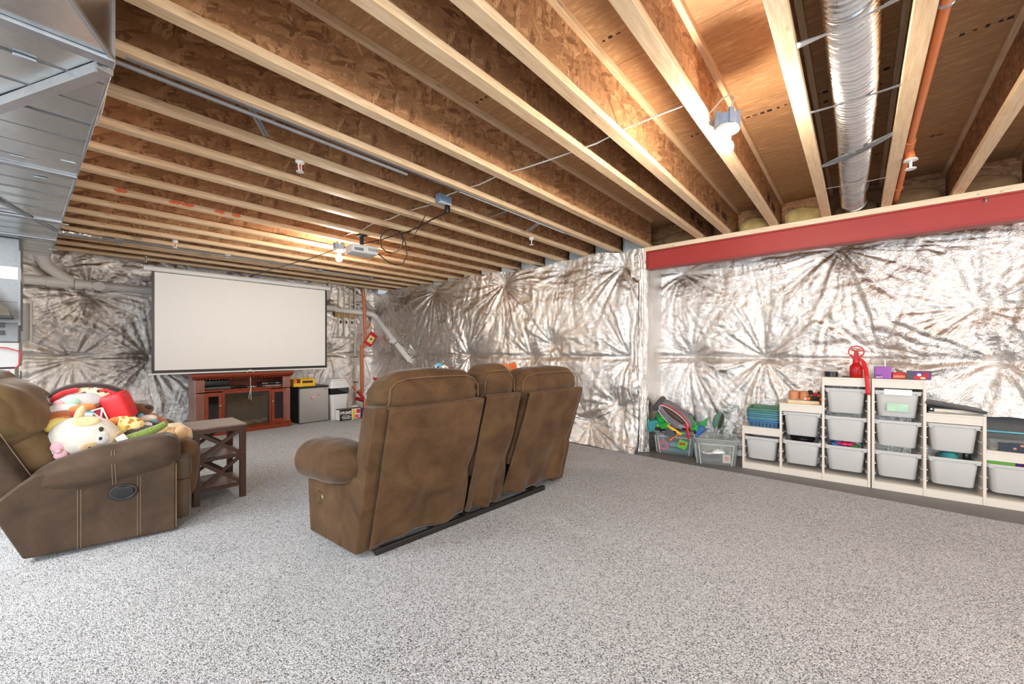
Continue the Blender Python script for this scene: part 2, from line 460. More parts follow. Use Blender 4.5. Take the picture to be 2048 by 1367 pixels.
    def grid(s, nu, nv, fn):
        vs = [fn(i/nu, j/nv) for j in range(nv+1) for i in range(nu+1)]
        fs = [(j*(nu+1)+i, j*(nu+1)+i+1, (j+1)*(nu+1)+i+1, (j+1)*(nu+1)+i) for j in range(nv) for i in range(nu)]
        s.add(vs, fs); return s
    def build(s, name, mat, parent=None, bevel=0.0, loc=None, rot=None, solid=0.0, sub=0, sharp=0.7):
        me = bpy.data.meshes.new(name); me.from_pydata(s.v, [], s.f)
        bm = bmesh.new(); bm.from_mesh(me)
        bmesh.ops.recalc_face_normals(bm, faces=bm.faces)
        for f in bm.faces: f.smooth = True
        for e in bm.edges:
            if len(e.link_faces) == 2 and e.calc_face_angle(0) > sharp: e.smooth = False
        bm.to_mesh(me); bm.free()
        me.materials.append(M[mat] if isinstance(mat, str) else mat)
        o = bpy.data.objects.new(name, me); COL.objects.link(o)
        if parent is not None: o.parent = parent
        if loc is not None: o.location = loc
        if rot is not None: o.rotation_euler = rot
        if solid: d = o.modifiers.new('thick', 'SOLIDIFY'); d.thickness = solid; d.offset = 0
        if bevel:
            d = o.modifiers.new('edge', 'BEVEL'); d.width = bevel; d.segments = 2; d.limit_method = 'ANGLE'; d.angle_limit = 0.6
        if sub: d = o.modifiers.new('smooth', 'SUBSURF'); d.levels = sub; d.render_levels = sub
        return o

def tag(o, label, cat, group=None, kind=None):
    o['label'] = label; o['category'] = cat
    if group: o['group'] = group
    if kind: o['kind'] = kind
    return o
def thing(name, label, cat, loc=(0, 0, 0), rz=0.0, group=None, rot=None):
    o = bpy.data.objects.new(name, None); COL.objects.link(o)
    o.empty_display_size = 0.05
    o.location = loc; o.rotation_euler = rot if rot else (0, 0, rz)
    return tag(o, label, cat, group)
def structure(name, b, mat, parent=None, **kw):
    o = b.build(name, mat, parent, **kw); o['kind'] = 'structure'; return o
def dup(root, loc=None, rz=None, label=None, group=None):
    r = root.copy(); COL.objects.link(r)
    if loc is not None: r.location = loc
    if rz is not None: r.rotation_euler = (0, 0, rz)
    if label: r['label'] = label
    if group: r['group'] = group
    for ch in list(root.children):
        c = ch.copy(); COL.objects.link(c); c.parent = r
        for g in list(ch.children):
            d = g.copy(); COL.objects.link(d); d.parent = c
    return r
def lettering(text, size, mat, parent, loc, rot, depth=0.0006, name='lettering', bold=True, sx=1.0):
    cu = bpy.data.curves.new(name, 'FONT'); cu.body = text; cu.size = size; cu.extrude = depth
    cu.align_x = 'CENTER'; cu.align_y = 'CENTER'; cu.resolution_u = 2
    if bold: cu.offset = size*0.012
    cu.materials.append(M[mat])
    tmp = bpy.data.objects.new('tmp', cu); me = bpy.data.meshes.new_from_object(tmp); bpy.data.objects.remove(tmp)
    me.materials.clear(); me.materials.append(M[mat])
    o = bpy.data.objects.new(name, me); COL.objects.link(o); o.parent = parent
    o.location = loc; o.rotation_euler = rot; o.scale = (sx, 1, 1)
    return o
# ------------------------------------------------------------------ setting: floor
XW, XN, YB = 4.50, 5.05, 7.72          # far foil wall, alcove foil wall, back wall
Z_J, Z_S = 2.35, 2.70                  # underside of the joists, underside of the subfloor
b = B().box(-3.05, -4.55, -0.15, 5.2, 7.9, -0.005)
floor = structure('floor', b, 'concrete')
# carpet: a thick pile laid over the slab, its cut edge wavering along the bare strip
b = B()
nx, ny = 10, 220
def carpet_pt(u, v):
    y = -4.5+v*12.2
    x1 = 4.275+0.02*noise.noise((0, y*0.9, 3))+0.006*noise.noise((0, y*22, 1))
    return (-3.0+u*(x1+3.0), y, 0.004+0.003*noise.noise((u*30, v*40, 0)))
b.grid(nx, ny, carpet_pt)
o0 = len(b.v)
b.grid(1, ny, lambda u, v: (carpet_pt(1, v)[0]+0.004*u, carpet_pt(1, v)[1], carpet_pt(1, v)[2]*(1-u)-0.0045*u))
carpet = structure('carpet', b, 'carpet', floor)

# ------------------------------------------------------------------ setting: foil-faced blanket walls
def vnoise(x, y, seed=0):
    xi = np.floor(x).astype(np.int64); yi = np.floor(y).astype(np.int64)
    fx = x-xi; fy = y-yi
    def h(a, c):
        n = (a*374761393+c*668265263+seed*1442695) & 0x7fffffff
        n = ((n ^ (n >> 13))*1274126177) & 0x7fffffff
        n = (n ^ (n >> 16)) & 0xffff
        return n/65535.0
    ux = fx*fx*(3-2*fx); uy = fy*fy*(3-2*fy)
    a = h(xi, yi); bb = h(xi+1, yi); c = h(xi, yi+1); d = h(xi+1, yi+1)
    return (a*(1-ux)+bb*ux)*(1-uy)+(c*(1-ux)+d*ux)*uy
def pnoise1(t, n, seed):
    """value noise around a circle, t in turns, n cells"""
    x = (t % 1.0)*n; i = np.floor(x).astype(np.int64); f = x-i
    tab = np.random.default_rng(seed).random(n)
    u = f*f*(3-2*f)
    return tab[i % n]*(1-u)+tab[(i+1) % n]*u
def foil_height(S, Z, pins, seam, seed):
    """outward bulge of a blanket pinned at points: pillows between the pins, pleats fanning from them, crumple everywhere"""
    W = np.zeros_like(S); H = np.zeros_like(S); D = np.full_like(S, 9.0)
    for k, (ps, pz, amp) in enumerate(pins):
        dx = S-ps; dz = Z-pz
        r = np.sqrt(dx*dx+dz*dz)+1e-6
        wob = 0.03*(vnoise(S*2.2+k*7, Z*2.2, seed+k)-0.5)+0.012*(vnoise(S*7+k, Z*7, seed+3*k)-0.5)
        t = np.arctan2(dz, dx)/(2*PI)+0.5+wob*np.minimum(1, r/0.5)
        f1 = pnoise1(t, 17, seed*31+k); f2 = pnoise1(t, 34, seed*31+k+100); f3 = pnoise1(t, 71, seed*31+k+200)
        f4 = pnoise1(t, 140, seed*31+k+300)
        fold = 0.8*np.abs(f1-0.5)*2+0.75*np.abs(f2-0.5)*2+0.45*np.abs(f3-0.5)*2+0.16*np.abs(f4-0.5)*2*np.minimum(1, r/0.3)
        env = amp*np.minimum(r*0.16, 0.030)*np.exp(-(r/0.75)**1.5)
        H += fold*env
        D = np.minimum(D, r/(0.6+0.4*amp))
    pillow = 0.075*(1-np.exp(-(D/0.34)**1.4))
    w1 = vnoise(S*1.7+3, Z*1.7, seed+9); w2 = vnoise(S*1.7+9, Z*1.7+5, seed+10)
    X1, Z1 = S+0.35*w1, Z+0.35*w2
    def ridged(fx, fz, sd): return 1-np.abs(2*vnoise(X1*fx, Z1*fz, sd)-1)
    far = np.minimum(1, D/0.28)
    H += 0.0085*ridged(11.0, 1.3, seed+40)*(0.25+0.75*vnoise(S*0.8, Z*1.1, seed+41))*far
    H += 0.020*ridged(3.1, 2.4, seed+20)*far
    H += 0.0125*ridged(8.0, 4.6, seed+21)*(0.35+0.65*far)
    H += 0.0090*ridged(17.0, 10.0, seed+22)
    H += 0.0050*ridged(33.0, 24.0, seed+23)
    H += pillow
    if seam is not None:
        zz = Z-seam-0.012*(vnoise(S*1.5, S*0, seed+5)-0.5)
        H -= 0.034*np.exp(-(zz/0.035)**2)
        H += 0.012*(zz < 0)*np.exp(-np.abs(zz)/0.2)
        # drawn folds running along the seam
        H += 0.007*np.exp(-(zz/0.14)**2)*ridged(1.6, 36.0, seed+30)
    return H
def foil_wall(name, s0, s1, z0, z1, step, pins, seam, seed, place, z_top=None, flare=0.0, bottom=None, edge=None):
    ns = int((s1-s0)/step); nz = int((z1-z0)/step)
    s = np.linspace(s0, s1, ns+1); v = np.linspace(0, 1, nz+1)
    S, V = np.meshgrid(s, v)
    zt = np.full_like(s, z1) if z_top is None else z_top(s)
    zb = np.full_like(s, z0) if bottom is None else bottom(s)
    Z = zb[None, :]+(zt-zb)[None, :]*V
    H = foil_height(S, Z, pins, seam, seed)
    if flare: H += flare*np.exp(-(np.maximum(Z, 0)/0.16)**1.2)*(0.6+0.8*vnoise(S*3, Z*2, seed+70))
    if edge is not None: H = edge(S, Z, H)
    pts = place(S, Z, H)
    V3 = np.stack(pts, -1).reshape(-1, 3)
    i = np.arange((ns+1)*(nz+1)).reshape(nz+1, ns+1)
    F = np.stack([i[:-1, :-1], i[:-1, 1:], i[1:, 1:], i[1:, :-1]], -1).reshape(-1, 4)
    me = bpy.data.meshes.new(name)
    me.vertices.add(len(V3)); me.vertices.foreach_set('co', V3.astype(np.float32).ravel())
    me.loops.add(F.size); me.loops.foreach_set('vertex_index', F.astype(np.int32).ravel())
    me.polygons.add(len(F)); me.polygons.foreach_set('loop_start', np.arange(0, F.size, 4, dtype=np.int32))
    me.update(); me.validate()
    me.polygons.foreach_set('use_smooth', np.ones(len(F), dtype=bool))
    me.materials.append(M['foil'])
    o = bpy.data.objects.new(name, me); COL.objects.link(o); o['kind'] = 'structure'
    return o
pins_far = [(4.80, 1.06, 1.25), (3.50, 1.07, 0.8), (4.02, 2.17, 1.25), (5.68, 2.20, 1.15), (2.12, 2.18, 0.9), (2.02, 1.085, 1.2),
            (7.40, 2.20, 0.8), (3.12, 1.24, 0.6), (6.25, 1.08, 0.8), (7.05, 1.08, 0.7), (2.9, 2.22, 0.5), (6.5, 2.22, 0.5), (2.55, 0.26, 0.9), (3.15, 0.42, 0.8), (2.15, 0.5, 0.6)]
wall_right = foil_wall('wall_right', 1.90, 7.72, 0.0, 2.35, 0.0125, pins_far, 1.08, 3,
    lambda S, Z, H: (XW+0.03-H, S, Z), z_top=lambda s: 2.335+0.02*np.sin(s*3.1)+0.012*np.sin(s*11.0), flare=0.10)
pins_near = [(1.62, 2.10, 1.0), (0.131, 2.16, 1.5), (0.751, 1.09, 1.2), (1.50, 1.09, 0.8), (-0.14, 1.13, 0.9), (-0.865, 1.083, 1.5),
             (-0.745, 1.522, 0.8), (-1.6, 2.1, 1.2), (-1.9, 1.08, 1.2)]
wall_near = foil_wall('wall_alcove', -2.6, 1.86, 0.0, 2.2, 0.0125, pins_near, 1.08, 8,
    lambda S, Z, H: (XN+0.03-H, S, Z), z_top=lambda s: np.full_like(s, 2.22),
    bottom=lambda s: np.where(s > -0.45, 0.005, np.minimum(0.64, 0.005+np.maximum(0, (-0.45-s))*2.2)+0.005*np.sin(s*19)))
pins_back = [(0.207, 1.05, 1.25), (0.341, 1.90, 1.35), (0.005, 2.2, 0.9), (0.94, 1.05, 1.2), (3.52, 1.11, 1.0), (4.2, 1.11, 0.8), (-0.9, 1.1, 1.1),
             (2.0, 1.08, 1), (1.5, 2.1, 1), (2.9, 2.1, 1), (3.55, 2.15, 0.9), (-0.7, 2.1, 1), (4.3, 2.2, 0.6)]
wall_back = foil_wall('wall_back', -2.9, 4.52, 0.0, 2.69, 0.0135, pins_back, 1.08, 5,
    lambda S, Z, H: (S, YB+0.03-H, Z), flare=0.06)
# pier between the far wall and the alcove: the corner wrapped in foil, vertical folds
b = B()
def pier_pt(u, v):
    z = 2.34*v
    prof = [(4.43, 2.00), (4.435, 1.90), (4.47, 1.845), (4.53, 1.825), (4.80, 1.84), (5.02, 1.85)]
    k = u*5; i = min(4, int(k)); f = k-i
    x = prof[i][0]*(1-f)+prof[i+1][0]*f; y = prof[i][1]*(1-f)+prof[i+1][1]*f
    f1 = noise.noise((u*9, z*0.7, 2.0)); f2 = noise.noise((u*26, z*2.2, 5.0)); f3 = noise.noise((u*40, z*14, 7.0))
    d = 0.018*f1+0.009*f2+0.006*f3
    return (x-d, y-d*0.6, z)
b.grid(64, 150, pier_pt)
structure('wall_pier', b, 'foil')
# bare end of the foil at the top of the pier and the solid walls behind the blankets
b = B().box(XW+0.06, 1.87, -0.005, XW+0.55, 7.75, 2.30); structure('wall_right_core', b, 'wall_paint')
b = B().box(XN+0.06, -4.55, -0.005, XN+0.15, 1.87, 2.75); structure('wall_alcove_core', b, 'slate')
b = B().box(XN-0.045, -4.5, Z_J-0.06, XN+0.055, 1.86, Z_S-0.001).box(XW+0.56, 1.86, Z_J-0.06, XW+0.6, 7.7, Z_S-0.001); structure('trim_1', b, 'osb')
b = B().box(-3.05, YB+0.05, -0.005, 4.6, YB+0.15, 2.75); structure('wall_back_core', b, 'wall_paint')
b = B().box(-3.05, -4.55, -0.005, 5.2, -4.45, 2.75); structure('wall_rear', b, 'wall_paint')
b = B().box(-3.10, -4.55, -0.005, -3.0, 7.8, 2.75); structure('wall_left', b, 'wall_paint')

# ------------------------------------------------------------------ setting: subfloor overhead, in sheets with open joints
b = B().box(-3.1, -4.55, Z_S+0.022, 5.25, 7.85, Z_S+0.05)
ceiling = structure('ceiling', b, 'black')
sheet_y = [-4.55, -3.35, -2.13, -0.91, 0.31, 1.53, 2.75, 3.97, 5.19, 6.41, 7.85]
for k in range(len(sheet_y)-1):
    xs = [-3.1, -0.45+(k % 2)*1.22, 1.99+(k % 2)*1.22-(0.0 if k % 2 else 0.0), 4.43+(k % 2)*0.6, 5.25]
    for i in range(len(xs)-1):
        if xs[i+1]-xs[i] < 0.1: continue
        p = B().box(xs[i]+0.0015, sheet_y[k]+0.0015, Z_S, xs[i+1]-0.0015, sheet_y[k+1]-0.0015, Z_S+0.02)
        q = p.build('subfloor_sheet', 'subfloor', ceiling, loc=(0, 0, 0)); q['kind'] = 'structure'

# grade stamps and print lines on the sheets (unreadable ink marks)
b = B()
for (px, py, n) in [(1180, 95, 5), (1640, 205, 8), (1500, 232, 12), (1930, 65, 12), (1760, 140, 4), (945, 208, 6), (1385, 270, 2), (1745, 310, 3), (1870, 270, 2)]:
    p = on(px, py, Z=Z_S)
    for k in range(n):
        L = 0.012+0.02*random.random()
        b.box(p.x+random.uniform(-.006, .006), p.y-k*0.04, Z_S-0.0007, p.x+0.012+0.012*random.random(), p.y-k*0.04+L, Z_S-0.0002)
o = b.build('ink_stamp', 'print_black', ceiling); o['kind'] = 'stuff'

# ------------------------------------------------------------------ wooden I-joists
JOISTS = [(-0.95, 'rightmost wooden joist, at the right edge above the red steel beam'),
          (-0.54, 'wooden joist at far right meeting the beam right of the orange pipe'),
          (-0.145, 'wooden joist between the silver flexible duct and the orange pipe'),
          (0.242, 'wooden joist just left of the silver flexible duct'),
          (0.634, 'wooden joist beside the bright bulb over the beam'),
          (1.038, 'wooden joist next left of the bulb joist, black stamps near the beam'),
          (1.291, 'wooden joist close beside the stamped one, near the beam corner'),
          (1.865, 'wooden joist with a sunny strip of light, landing at the beam corner'),
          (2.242, 'wooden joist carrying the perforated metal strip on its underside'),
          (2.622, 'wooden joist holding the outlet box and nearest pendant sprinkler'),
          (3.017, 'fourth wooden joist left of the beam corner, plain underside'),
          (3.42, 'wooden joist just on the camera side of the projector joist'),
          (3.853, 'wooden joist that the ceiling projector hangs from'),
          (4.25, 'wooden joist carrying the bare bulb beside the projector'),
          (4.68, 'wooden joist marked with orange spray paint'),
          (5.10, 'wooden joist behind the orange spray marks, toward the screen'),
          (5.52, 'wooden joist with the small sprinkler left of the screen'),
          (5.92, 'wooden joist with the small foil duct along it'),
          (6.32, 'wooden joist third from the back foil wall'),
          (6.72, 'wooden joist second from the back foil wall, over the screen'),
          (7.13, 'wooden joist last before the back foil wall')]
FW_J, FH_J = 0.062, 0.038
joist_of = {}
for y1, lab in JOISTS:
    x1 = XN-0.05 if y1 < 1.8 else XW+0.10
    x0 = -2.98
    L = x1-x0
    t = thing('floor_joist', lab, 'joist', (x0, y1-FW_J/2, Z_J), 0, 'wooden floor joists overhead')
    B().box(0, -FW_J/2, 0, L, FW_J/2, FH_J).build('bottom_flange', 'pine', t, bevel=0.002)
    B().box(0, -FW_J/2, Z_S-Z_J-FH_J, L, FW_J/2, Z_S-Z_J-0.0005).build('top_flange', 'pine', t, bevel=0.002)
    B().box(0, -0.005, FH_J-0.005, L, 0.005, Z_S-Z_J-FH_J+0.005).build('web', 'osb', t)
    joist_of[y1] = t
# black mill stamps on the webs next to the beam, and spray paint marks on two joists
for y1, xs in ((1.038, 4.05), (0.634, 4.10), (1.291, 4.15)):
    t = joist_of[y1]; b = B(); x = xs+2.98
    for k in range(4): b.box(x+k*0.035, -0.0064, 0.12+0.012*(k % 2), x+k*0.035+0.022, -0.0056, 0.20)
    b.box(x-0.01, -0.0064, 0.215, x+0.16, -0.0056, 0.222); b.box(x-0.01, -0.0064, 0.10, x+0.16, -0.0056, 0.106)
    for k in range(7): b.box(x+0.22+k*0.03, -0.0064, 0.12, x+0.22+k*0.03+0.02, -0.0056, 0.17+0.02*(k % 2))
    b.build('mill_stamp', 'print_black', t)
for y1, pts in ((4.25, [(0.10, 0), (0.42, 0), (0.50, 0.0), (0.72, 0), (0.84, 0)]), (4.68, [(1.75, 0)])):
    t = joist_of[y1]; b = B()
    for x, dz in pts:
        B().ball((x+2.98+0.25, -FW_J/2-0.0002, 0.02+dz), (0.036, 0.0012, 0.016), 16, 8, warp=lambda p, q: q*(1+0.5*noise.noise((p.x*2+x, p.z*2, x)))).build('spray_mark', 'spray_paint', t)
    pass
# solid rim pieces between joist ends and blocking over the beam
# ------------------------------------------------------------------ insulation pushed between the joist ends
ys = [j[0] for j in JOISTS]
labs = ['tan insulation batt at far right above the steel beam', 'tan insulation batt right of the orange pipe over the beam',
        'tan insulation batt behind the end of the silver flexible duct', 'yellow insulation batt between bulb joist and duct joist',
        'small yellow insulation batt left of the bulb joist', 'pale insulation batt in the narrow bay near the beam corner',
        'tan insulation batt above the left end of the red beam']
for k in range(len(ys)-1):
    y0, y1 = ys[k]+0.003, ys[k+1]-FW_J-0.003
    w = y1-y0
    if ys[k] < 1.8:
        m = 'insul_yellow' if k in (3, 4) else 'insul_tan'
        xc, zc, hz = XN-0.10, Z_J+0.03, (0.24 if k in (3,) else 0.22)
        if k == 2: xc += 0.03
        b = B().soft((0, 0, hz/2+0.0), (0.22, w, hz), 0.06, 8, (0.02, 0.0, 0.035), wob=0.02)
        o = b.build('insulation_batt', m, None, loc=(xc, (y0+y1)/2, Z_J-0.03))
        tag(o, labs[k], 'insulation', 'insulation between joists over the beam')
    else:
        b = B().soft((0, 0, 0.15), (0.16, w, 0.30), 0.05, 6, (0.02, 0, 0.02), wob=0.02)
        o = b.build('insulation_batt', 'insul_pale', None, loc=(XW+0.13, (y0+y1)/2, Z_J-0.03))
        tag(o, {7: 'pale insulation above the foil between the sunlit and metal-strip joists', 8: 'pale insulation above the foil between the metal-strip and outlet-box joists',
                9: 'pale insulation above the foil just beyond the outlet-box joist', 10: 'pale insulation above the foil, second bay beyond the outlet-box joist',
                11: 'pale insulation above the foil, bay in front of the projector joist', 12: 'pale insulation above the foil, bay behind the projector joist'}.get(
                k, 'small pale insulation above the foil in the far corner, bay %s from the back wall' % ['last', 'second', 'third', 'fourth', 'fifth', 'sixth', 'seventh', 'eighth'][max(0, min(7, 19-k))]),
            'insulation', 'insulation above the far foil wall')

# ------------------------------------------------------------------ red steel beam on the pier
t = thing('steel_beam', 'long red steel beam with timber plate under the joists at right', 'beam', (4.55, 1.84, 2.10))
t['kind'] = 'thing'
L = 4.6
B().box(-0.068, -L, 0.0, 0.068, 0.0, 0.012).build('bottom_flange', 'red_steel', t, bevel=0.002)
B().box(-0.068, -L, 0.188, 0.068, 0.0, 0.20).build('top_flange', 'red_steel', t, bevel=0.002)
B().box(-0.05, -L, 0.011, -0.04, 0.0, 0.189).build('web', 'red_steel', t)
B().box(-0.068, -0.012, 0.012, 0.068, 0.0, 0.188).build('end_plate', 'red_steel', t)
B().box(-0.075, -L, 0.201, 0.075, 0.02, 0.249).build('timber_plate', 'pine_pale', t, bevel=0.003)
b = B().cyl((-0.055, -2.55, 0.17), (-0.055, -2.55, 0.188), 0.012, 6); b.cyl((-0.055, -2.55, 0.155), (-0.055, -2.55, 0.17), 0.006, 8)
b.build('bolt', 'chrome', t)
b = B().cyl((-0.055, -0.18, 0.172), (-0.055, -0.18, 0.188), 0.008, 6); b.build('bolt', 'chrome', t)
# unseen window frame and pane, added to dress the left daylight lamp
t = B().box(-2.99, -1.85, 0.44, -2.96, 2.45, 0.49); t.box(-2.99, -1.85, 2.2, -2.96, 2.45, 2.25); t.box(-2.99, -1.85, 0.44, -2.96, -1.8, 2.25); t.box(-2.99, 2.4, 0.44, -2.96, 2.45, 2.25)
win = structure('added_window', t, 'white_plastic')
B().box(-2.98, -1.8, 0.49, -2.974, 2.4, 2.2).build('pane', 'bin_clear', win)
# ------------------------------------------------------------------ galvanised trunk duct, upper left
t = thing('air_duct', 'large galvanised sheet metal trunk duct under the joists at upper left', 'duct', (0, 0, 2.10))
def duct_right(y): return 0.134-(y-1.80)*0.0305
DX0 = -1.15
ysec = [1.80, 2.60, 3.16, 4.36, 5.10, 6.10]
for k in range(len(ysec)-1):
    y0, y1 = ysec[k], ysec[k+1]
    b = B()
    nseg = 16; wob = lambda y, u: 0.006*noise.noise((y*2.2, u*3, 4))
    b.grid(18, nseg, lambda u, v: (DX0+(duct_right(y0+(y1-y0)*v)-DX0)*u, y0+(y1-y0)*v, wob(y0+(y1-y0)*v, u)+0.004*math.sin(PI*u)*math.sin(PI*v)))
    b.add([(duct_right(y0), y0, 0), (duct_right(y1), y1, 0), (duct_right(y1), y1, 0.235), (duct_right(y0), y0, 0.235),
           (DX0, y0, 0), (DX0, y1, 0), (DX0, y1, 0.235), (DX0, y0, 0.235)],
          [(0, 1, 2, 3), (5, 4, 7, 6), (3, 2, 6, 7)])
    b.build('duct_section', 'galv', t)
b = B()
b.add([(0.02, 6.10, 0), (0.02, 6.10, 0.235), (DX0, 6.10, 0.235), (DX0, 6.10, 0)], [(0, 1, 2, 3)])
b.build('end_cap', 'galv', t)
# stiffening beads rolled across the underside
yb = 1.98
while yb < 6.05:
    B().bar((DX0+0.02, yb, -0.0015), (duct_right(yb)-0.004, yb, -0.0002), 0.006, 0.0035).build('rolled_bead', 'galv_bead', t)
    yb += 0.205
# joint cleats
for yc in (1.80, 3.16, 4.36, 5.10):
    B().bar((DX0, yc, -0.006), (duct_right(yc)+0.004, yc, -0.006), 0.045, 0.014).build('joint_cleat', 'galv_strap', t, bevel=0.003)
# folded corner seam along the right-hand edge
B().tube([(duct_right(y)+0.001, y, 0.0+0.002*math.sin(y*9)) for y in np.linspace(1.8, 6.1, 40)], 0.005, 6).build('corner_seam', 'galv_strap', t)
# angle bar and folded seam running diagonally across the underside
B().bar((0.118, 1.84, -0.013), (-0.50, 3.34, -0.013), 0.042, 0.022).bar((0.098, 1.84, -0.02), (-0.52, 3.34, -0.02), 0.006, 0.03).build('angle_bar', 'galv_pale', t)
B().bar((0.030, 4.72, -0.004), (-0.62, 2.84, -0.004), 0.022, 0.008).build('folded_seam', 'galv_strap', t)
B().bar((0.036, 4.66, -0.006), (-0.62, 2.78, -0.006), 0.006, 0.01).build('folded_seam', 'galv_pale', t)
for (x, y) in ((-0.10, 3.02), (-0.03, 3.30), (0.06, 2.92), (-0.22, 2.35), (0.07, 4.4), (0.02, 5.6), (-0.05, 1.98)):
    B().soft((x, y, -0.004), (0.05, 0.016, 0.012), 0.005, 4).build('snap_clip', 'galv_strap', t)
# tapering reducer nearest the camera
b = B()
A = [(0.137, 1.80, 0.0), (DX0, 1.80, 0.0), (DX0, 1.80, 0.25), (0.137, 1.80, 0.25)]
C = [(-0.32, 0.78, 0.04), (DX0, 0.78, 0.04), (DX0, 0.78, 0.25), (-0.32, 0.78, 0.25)]
b.add(A+C, [(0, 4, 5, 1), (0, 3, 7, 4), (1, 5, 6, 2), (3, 2, 6, 7), (4, 7, 6, 5)])
b.build('reducer', 'galv', t)
B().bar((0.137, 1.80, -0.002), (-0.32, 0.78, 0.038), 0.012, 0.012).build('reducer_seam', 'galv_pale', t)
B().bar((0.128, 1.79, 0.0), (0.128, 1.79, 0.25), 0.018, 0.018).build('reducer_seam', 'galv_pale', t)
B().tube([(0.10, 1.74, 0.01), (0.02, 1.56, 0.10), (-0.10, 1.30, 0.24)], 0.004, 6).build('reducer_seam', 'galv_pale', t)

pts = [on(212, 150, Z=2.16), on(210, 190, Z=2.16), on(205, 215, Z=2.16), on(199, 238, Z=2.16), on(192, 250, Z=2.18), on(186, 253, Z=2.2)]
tag(B().tube(pts, 0.0035, 6).build('loose_wire', 'cable_white'), 'short thin white wire dangling beside the sheet metal duct edge', 'wire')

# supply plenum, dark boot and furnace on the left, only their right-hand edges in view
t = thing('air_plenum', 'galvanised plenum dropping from the trunk duct at the left edge', 'duct', (-0.165, 5.30, 1.40))
B().box(-0.9, 0.0, 0.17, 0.0, 0.72, 0.70).build('casing', 'plenum_steel', t, bevel=0.003)
b = B(); b.add([(0, 0, 0.17), (0, 0.7, 0.17), (0, 0.7, -0.05), (0, 0.0, 0.0), (-0.9, 0, 0.17), (-0.9, 0.7, 0.17), (-0.4, 0.7, -0.05), (-0.22, 0, 0.0)],
                [(0, 1, 2, 3), (0, 3, 7, 4), (1, 5, 6, 2), (3, 2, 6, 7)]); b.build('tapered_drop', 'plenum_steel', t)
B().box(-0.91, -0.008, 0.36, 0.008, 0.73, 0.46).build('foil_tape', 'foil_duct', t)
B().bar((0, -0.003, -0.02), (0, -0.003, 0.6), 0.014, 0.014).build('corner_seam', 'plenum_steel', t)
t = thing('return_boot', 'black wrapped return air boot at the left edge beneath the plenum', 'duct', (-0.30, 5.12, 1.56))
b = B(); b.add([(0.10, 0, -0.115), (0.085, 0, -0.06), (-0.16, 0, 0.20), (-0.7, 0, 0.20), (-0.7, 0, -0.115), (0.10, 0.17, -0.115), (0.085, 0.17, -0.06), (-0.16, 0.17, 0.20), (-0.7, 0.17, 0.20), (-0.7, 0.17, -0.115)],
                [(0, 1, 2, 3, 4), (9, 8, 7, 6, 5), (0, 5, 6, 1), (1, 6, 7, 2), (2, 7, 8, 3), (4, 9, 5, 0)])
b.build('wrap', simple('dark_wrap', rgb(66, 56, 40), 0.35, var=0.35, scale=9, bump=0.5, bscale=18), t)
B().box(-0.7, -0.004, -0.135, 0.108, 0.172, -0.113).build('rim', 'black', t, bevel=0.004)
t = thing('furnace', 'white and grey furnace cabinet with red marked labels at the left edge', 'furnace', (-0.185, 5.28, 0.0))
B().box(-0.70, 0.0, 0.0, 0.0, 0.60, 1.02).build('lower_cabinet', 'furnace_white', t, bevel=0.006)
B().box(-0.70, 0.02, 1.03, 0.02, 0.58, 1.235).build('burner_cover', 'furnace_white', t, bevel=0.006)
B().box(-0.70, 0.06, 1.24, 0.015, 0.50, 1.42).build('upper_cabinet', 'grey_plastic', t, bevel=0.006)
B().box(-0.60, -0.004, 0.985, -0.03, -0.0005, 1.005).build('label_strip', 'print_red', t)
B().box(-0.16, -0.004, 0.80, -0.06, -0.0005, 0.806).build('label_strip', 'print_red', t)
B().box(-0.14, 0.016, 1.155, -0.09, 0.0195, 1.18).build('warning_label', 'print_red', t)
B().tube([(-0.12, -0.01, 1.20), (-0.04, -0.02, 1.19), (0.03, -0.02, 1.16), (0.02, -0.02, 1.05), (0.0, -0.01, 1.02)], 0.005, 6).build('red_wire', 'deep_red', t)
B().tube([(0.03, -0.01, 1.0), (0.03, -0.02, 0.90), (-0.02, -0.01, 0.82)], 0.004, 6).build('wire', 'black', t)
for z in (1.30, 1.36): B().box(-0.14, 0.045, z, -0.06, 0.0595, z+0.035).build('vent_slot', 'black', t)
t = thing('electrical_panel', 'open white wall box with red marks beside the furnace', 'panel box', (-0.14, 6.90, 1.28))
B().box(-0.16, 0.0, 0.0, 0.0, 0.5, 0.40).build('box', 'white_plastic', t, bevel=0.004)
B().box(0.0, -0.10, -0.02, 0.018, 0.14, 0.44).build('door', 'cream_paint', t, bevel=0.002)
B().box(-0.13, -0.004, 0.15, -0.10, -0.0005, 0.20).build('label', 'print_red', t)

# ------------------------------------------------------------------ white drain pipe along the back wall
PZ, PY, PR = 2.005, 7.52, 0.057
t = thing('drain_pipe', 'white plastic drain pipe with fittings along the back foil wall', 'pipe', (0, PY, 0))
B().cyl((-1.0, 0, PZ+0.02), (0.95, 0, PZ), PR, 18).build('pipe_run', 'pvc', t)
B().cyl((0.95, 0, PZ), (3.55, 0, 1.955), PR, 18).build('pipe_run', 'pvc', t)
B().cyl((3.55, 0, 1.935), (4.26, 0, 1.905), 0.05, 18).build('pipe_run', 'pvc', t)
b = B().tube([(-0.06, 0, 2.40), (-0.06, 0, 2.30), (-0.02, 0, 2.20), (0.10, 0, 2.09), (0.18, 0, 2.03)], 0.063, 18); b.build('wye_branch', 'pvc', t)
B().cyl((-0.02, 0, PZ+0.005), (0.16, 0, PZ+0.003), 0.066, 18).build('wye_body', 'pvc', t)
B().cyl((0.205, 0, PZ+0.002), (0.275, 0, PZ+0.002), 0.066, 18).build('coupling', 'pvc', t)
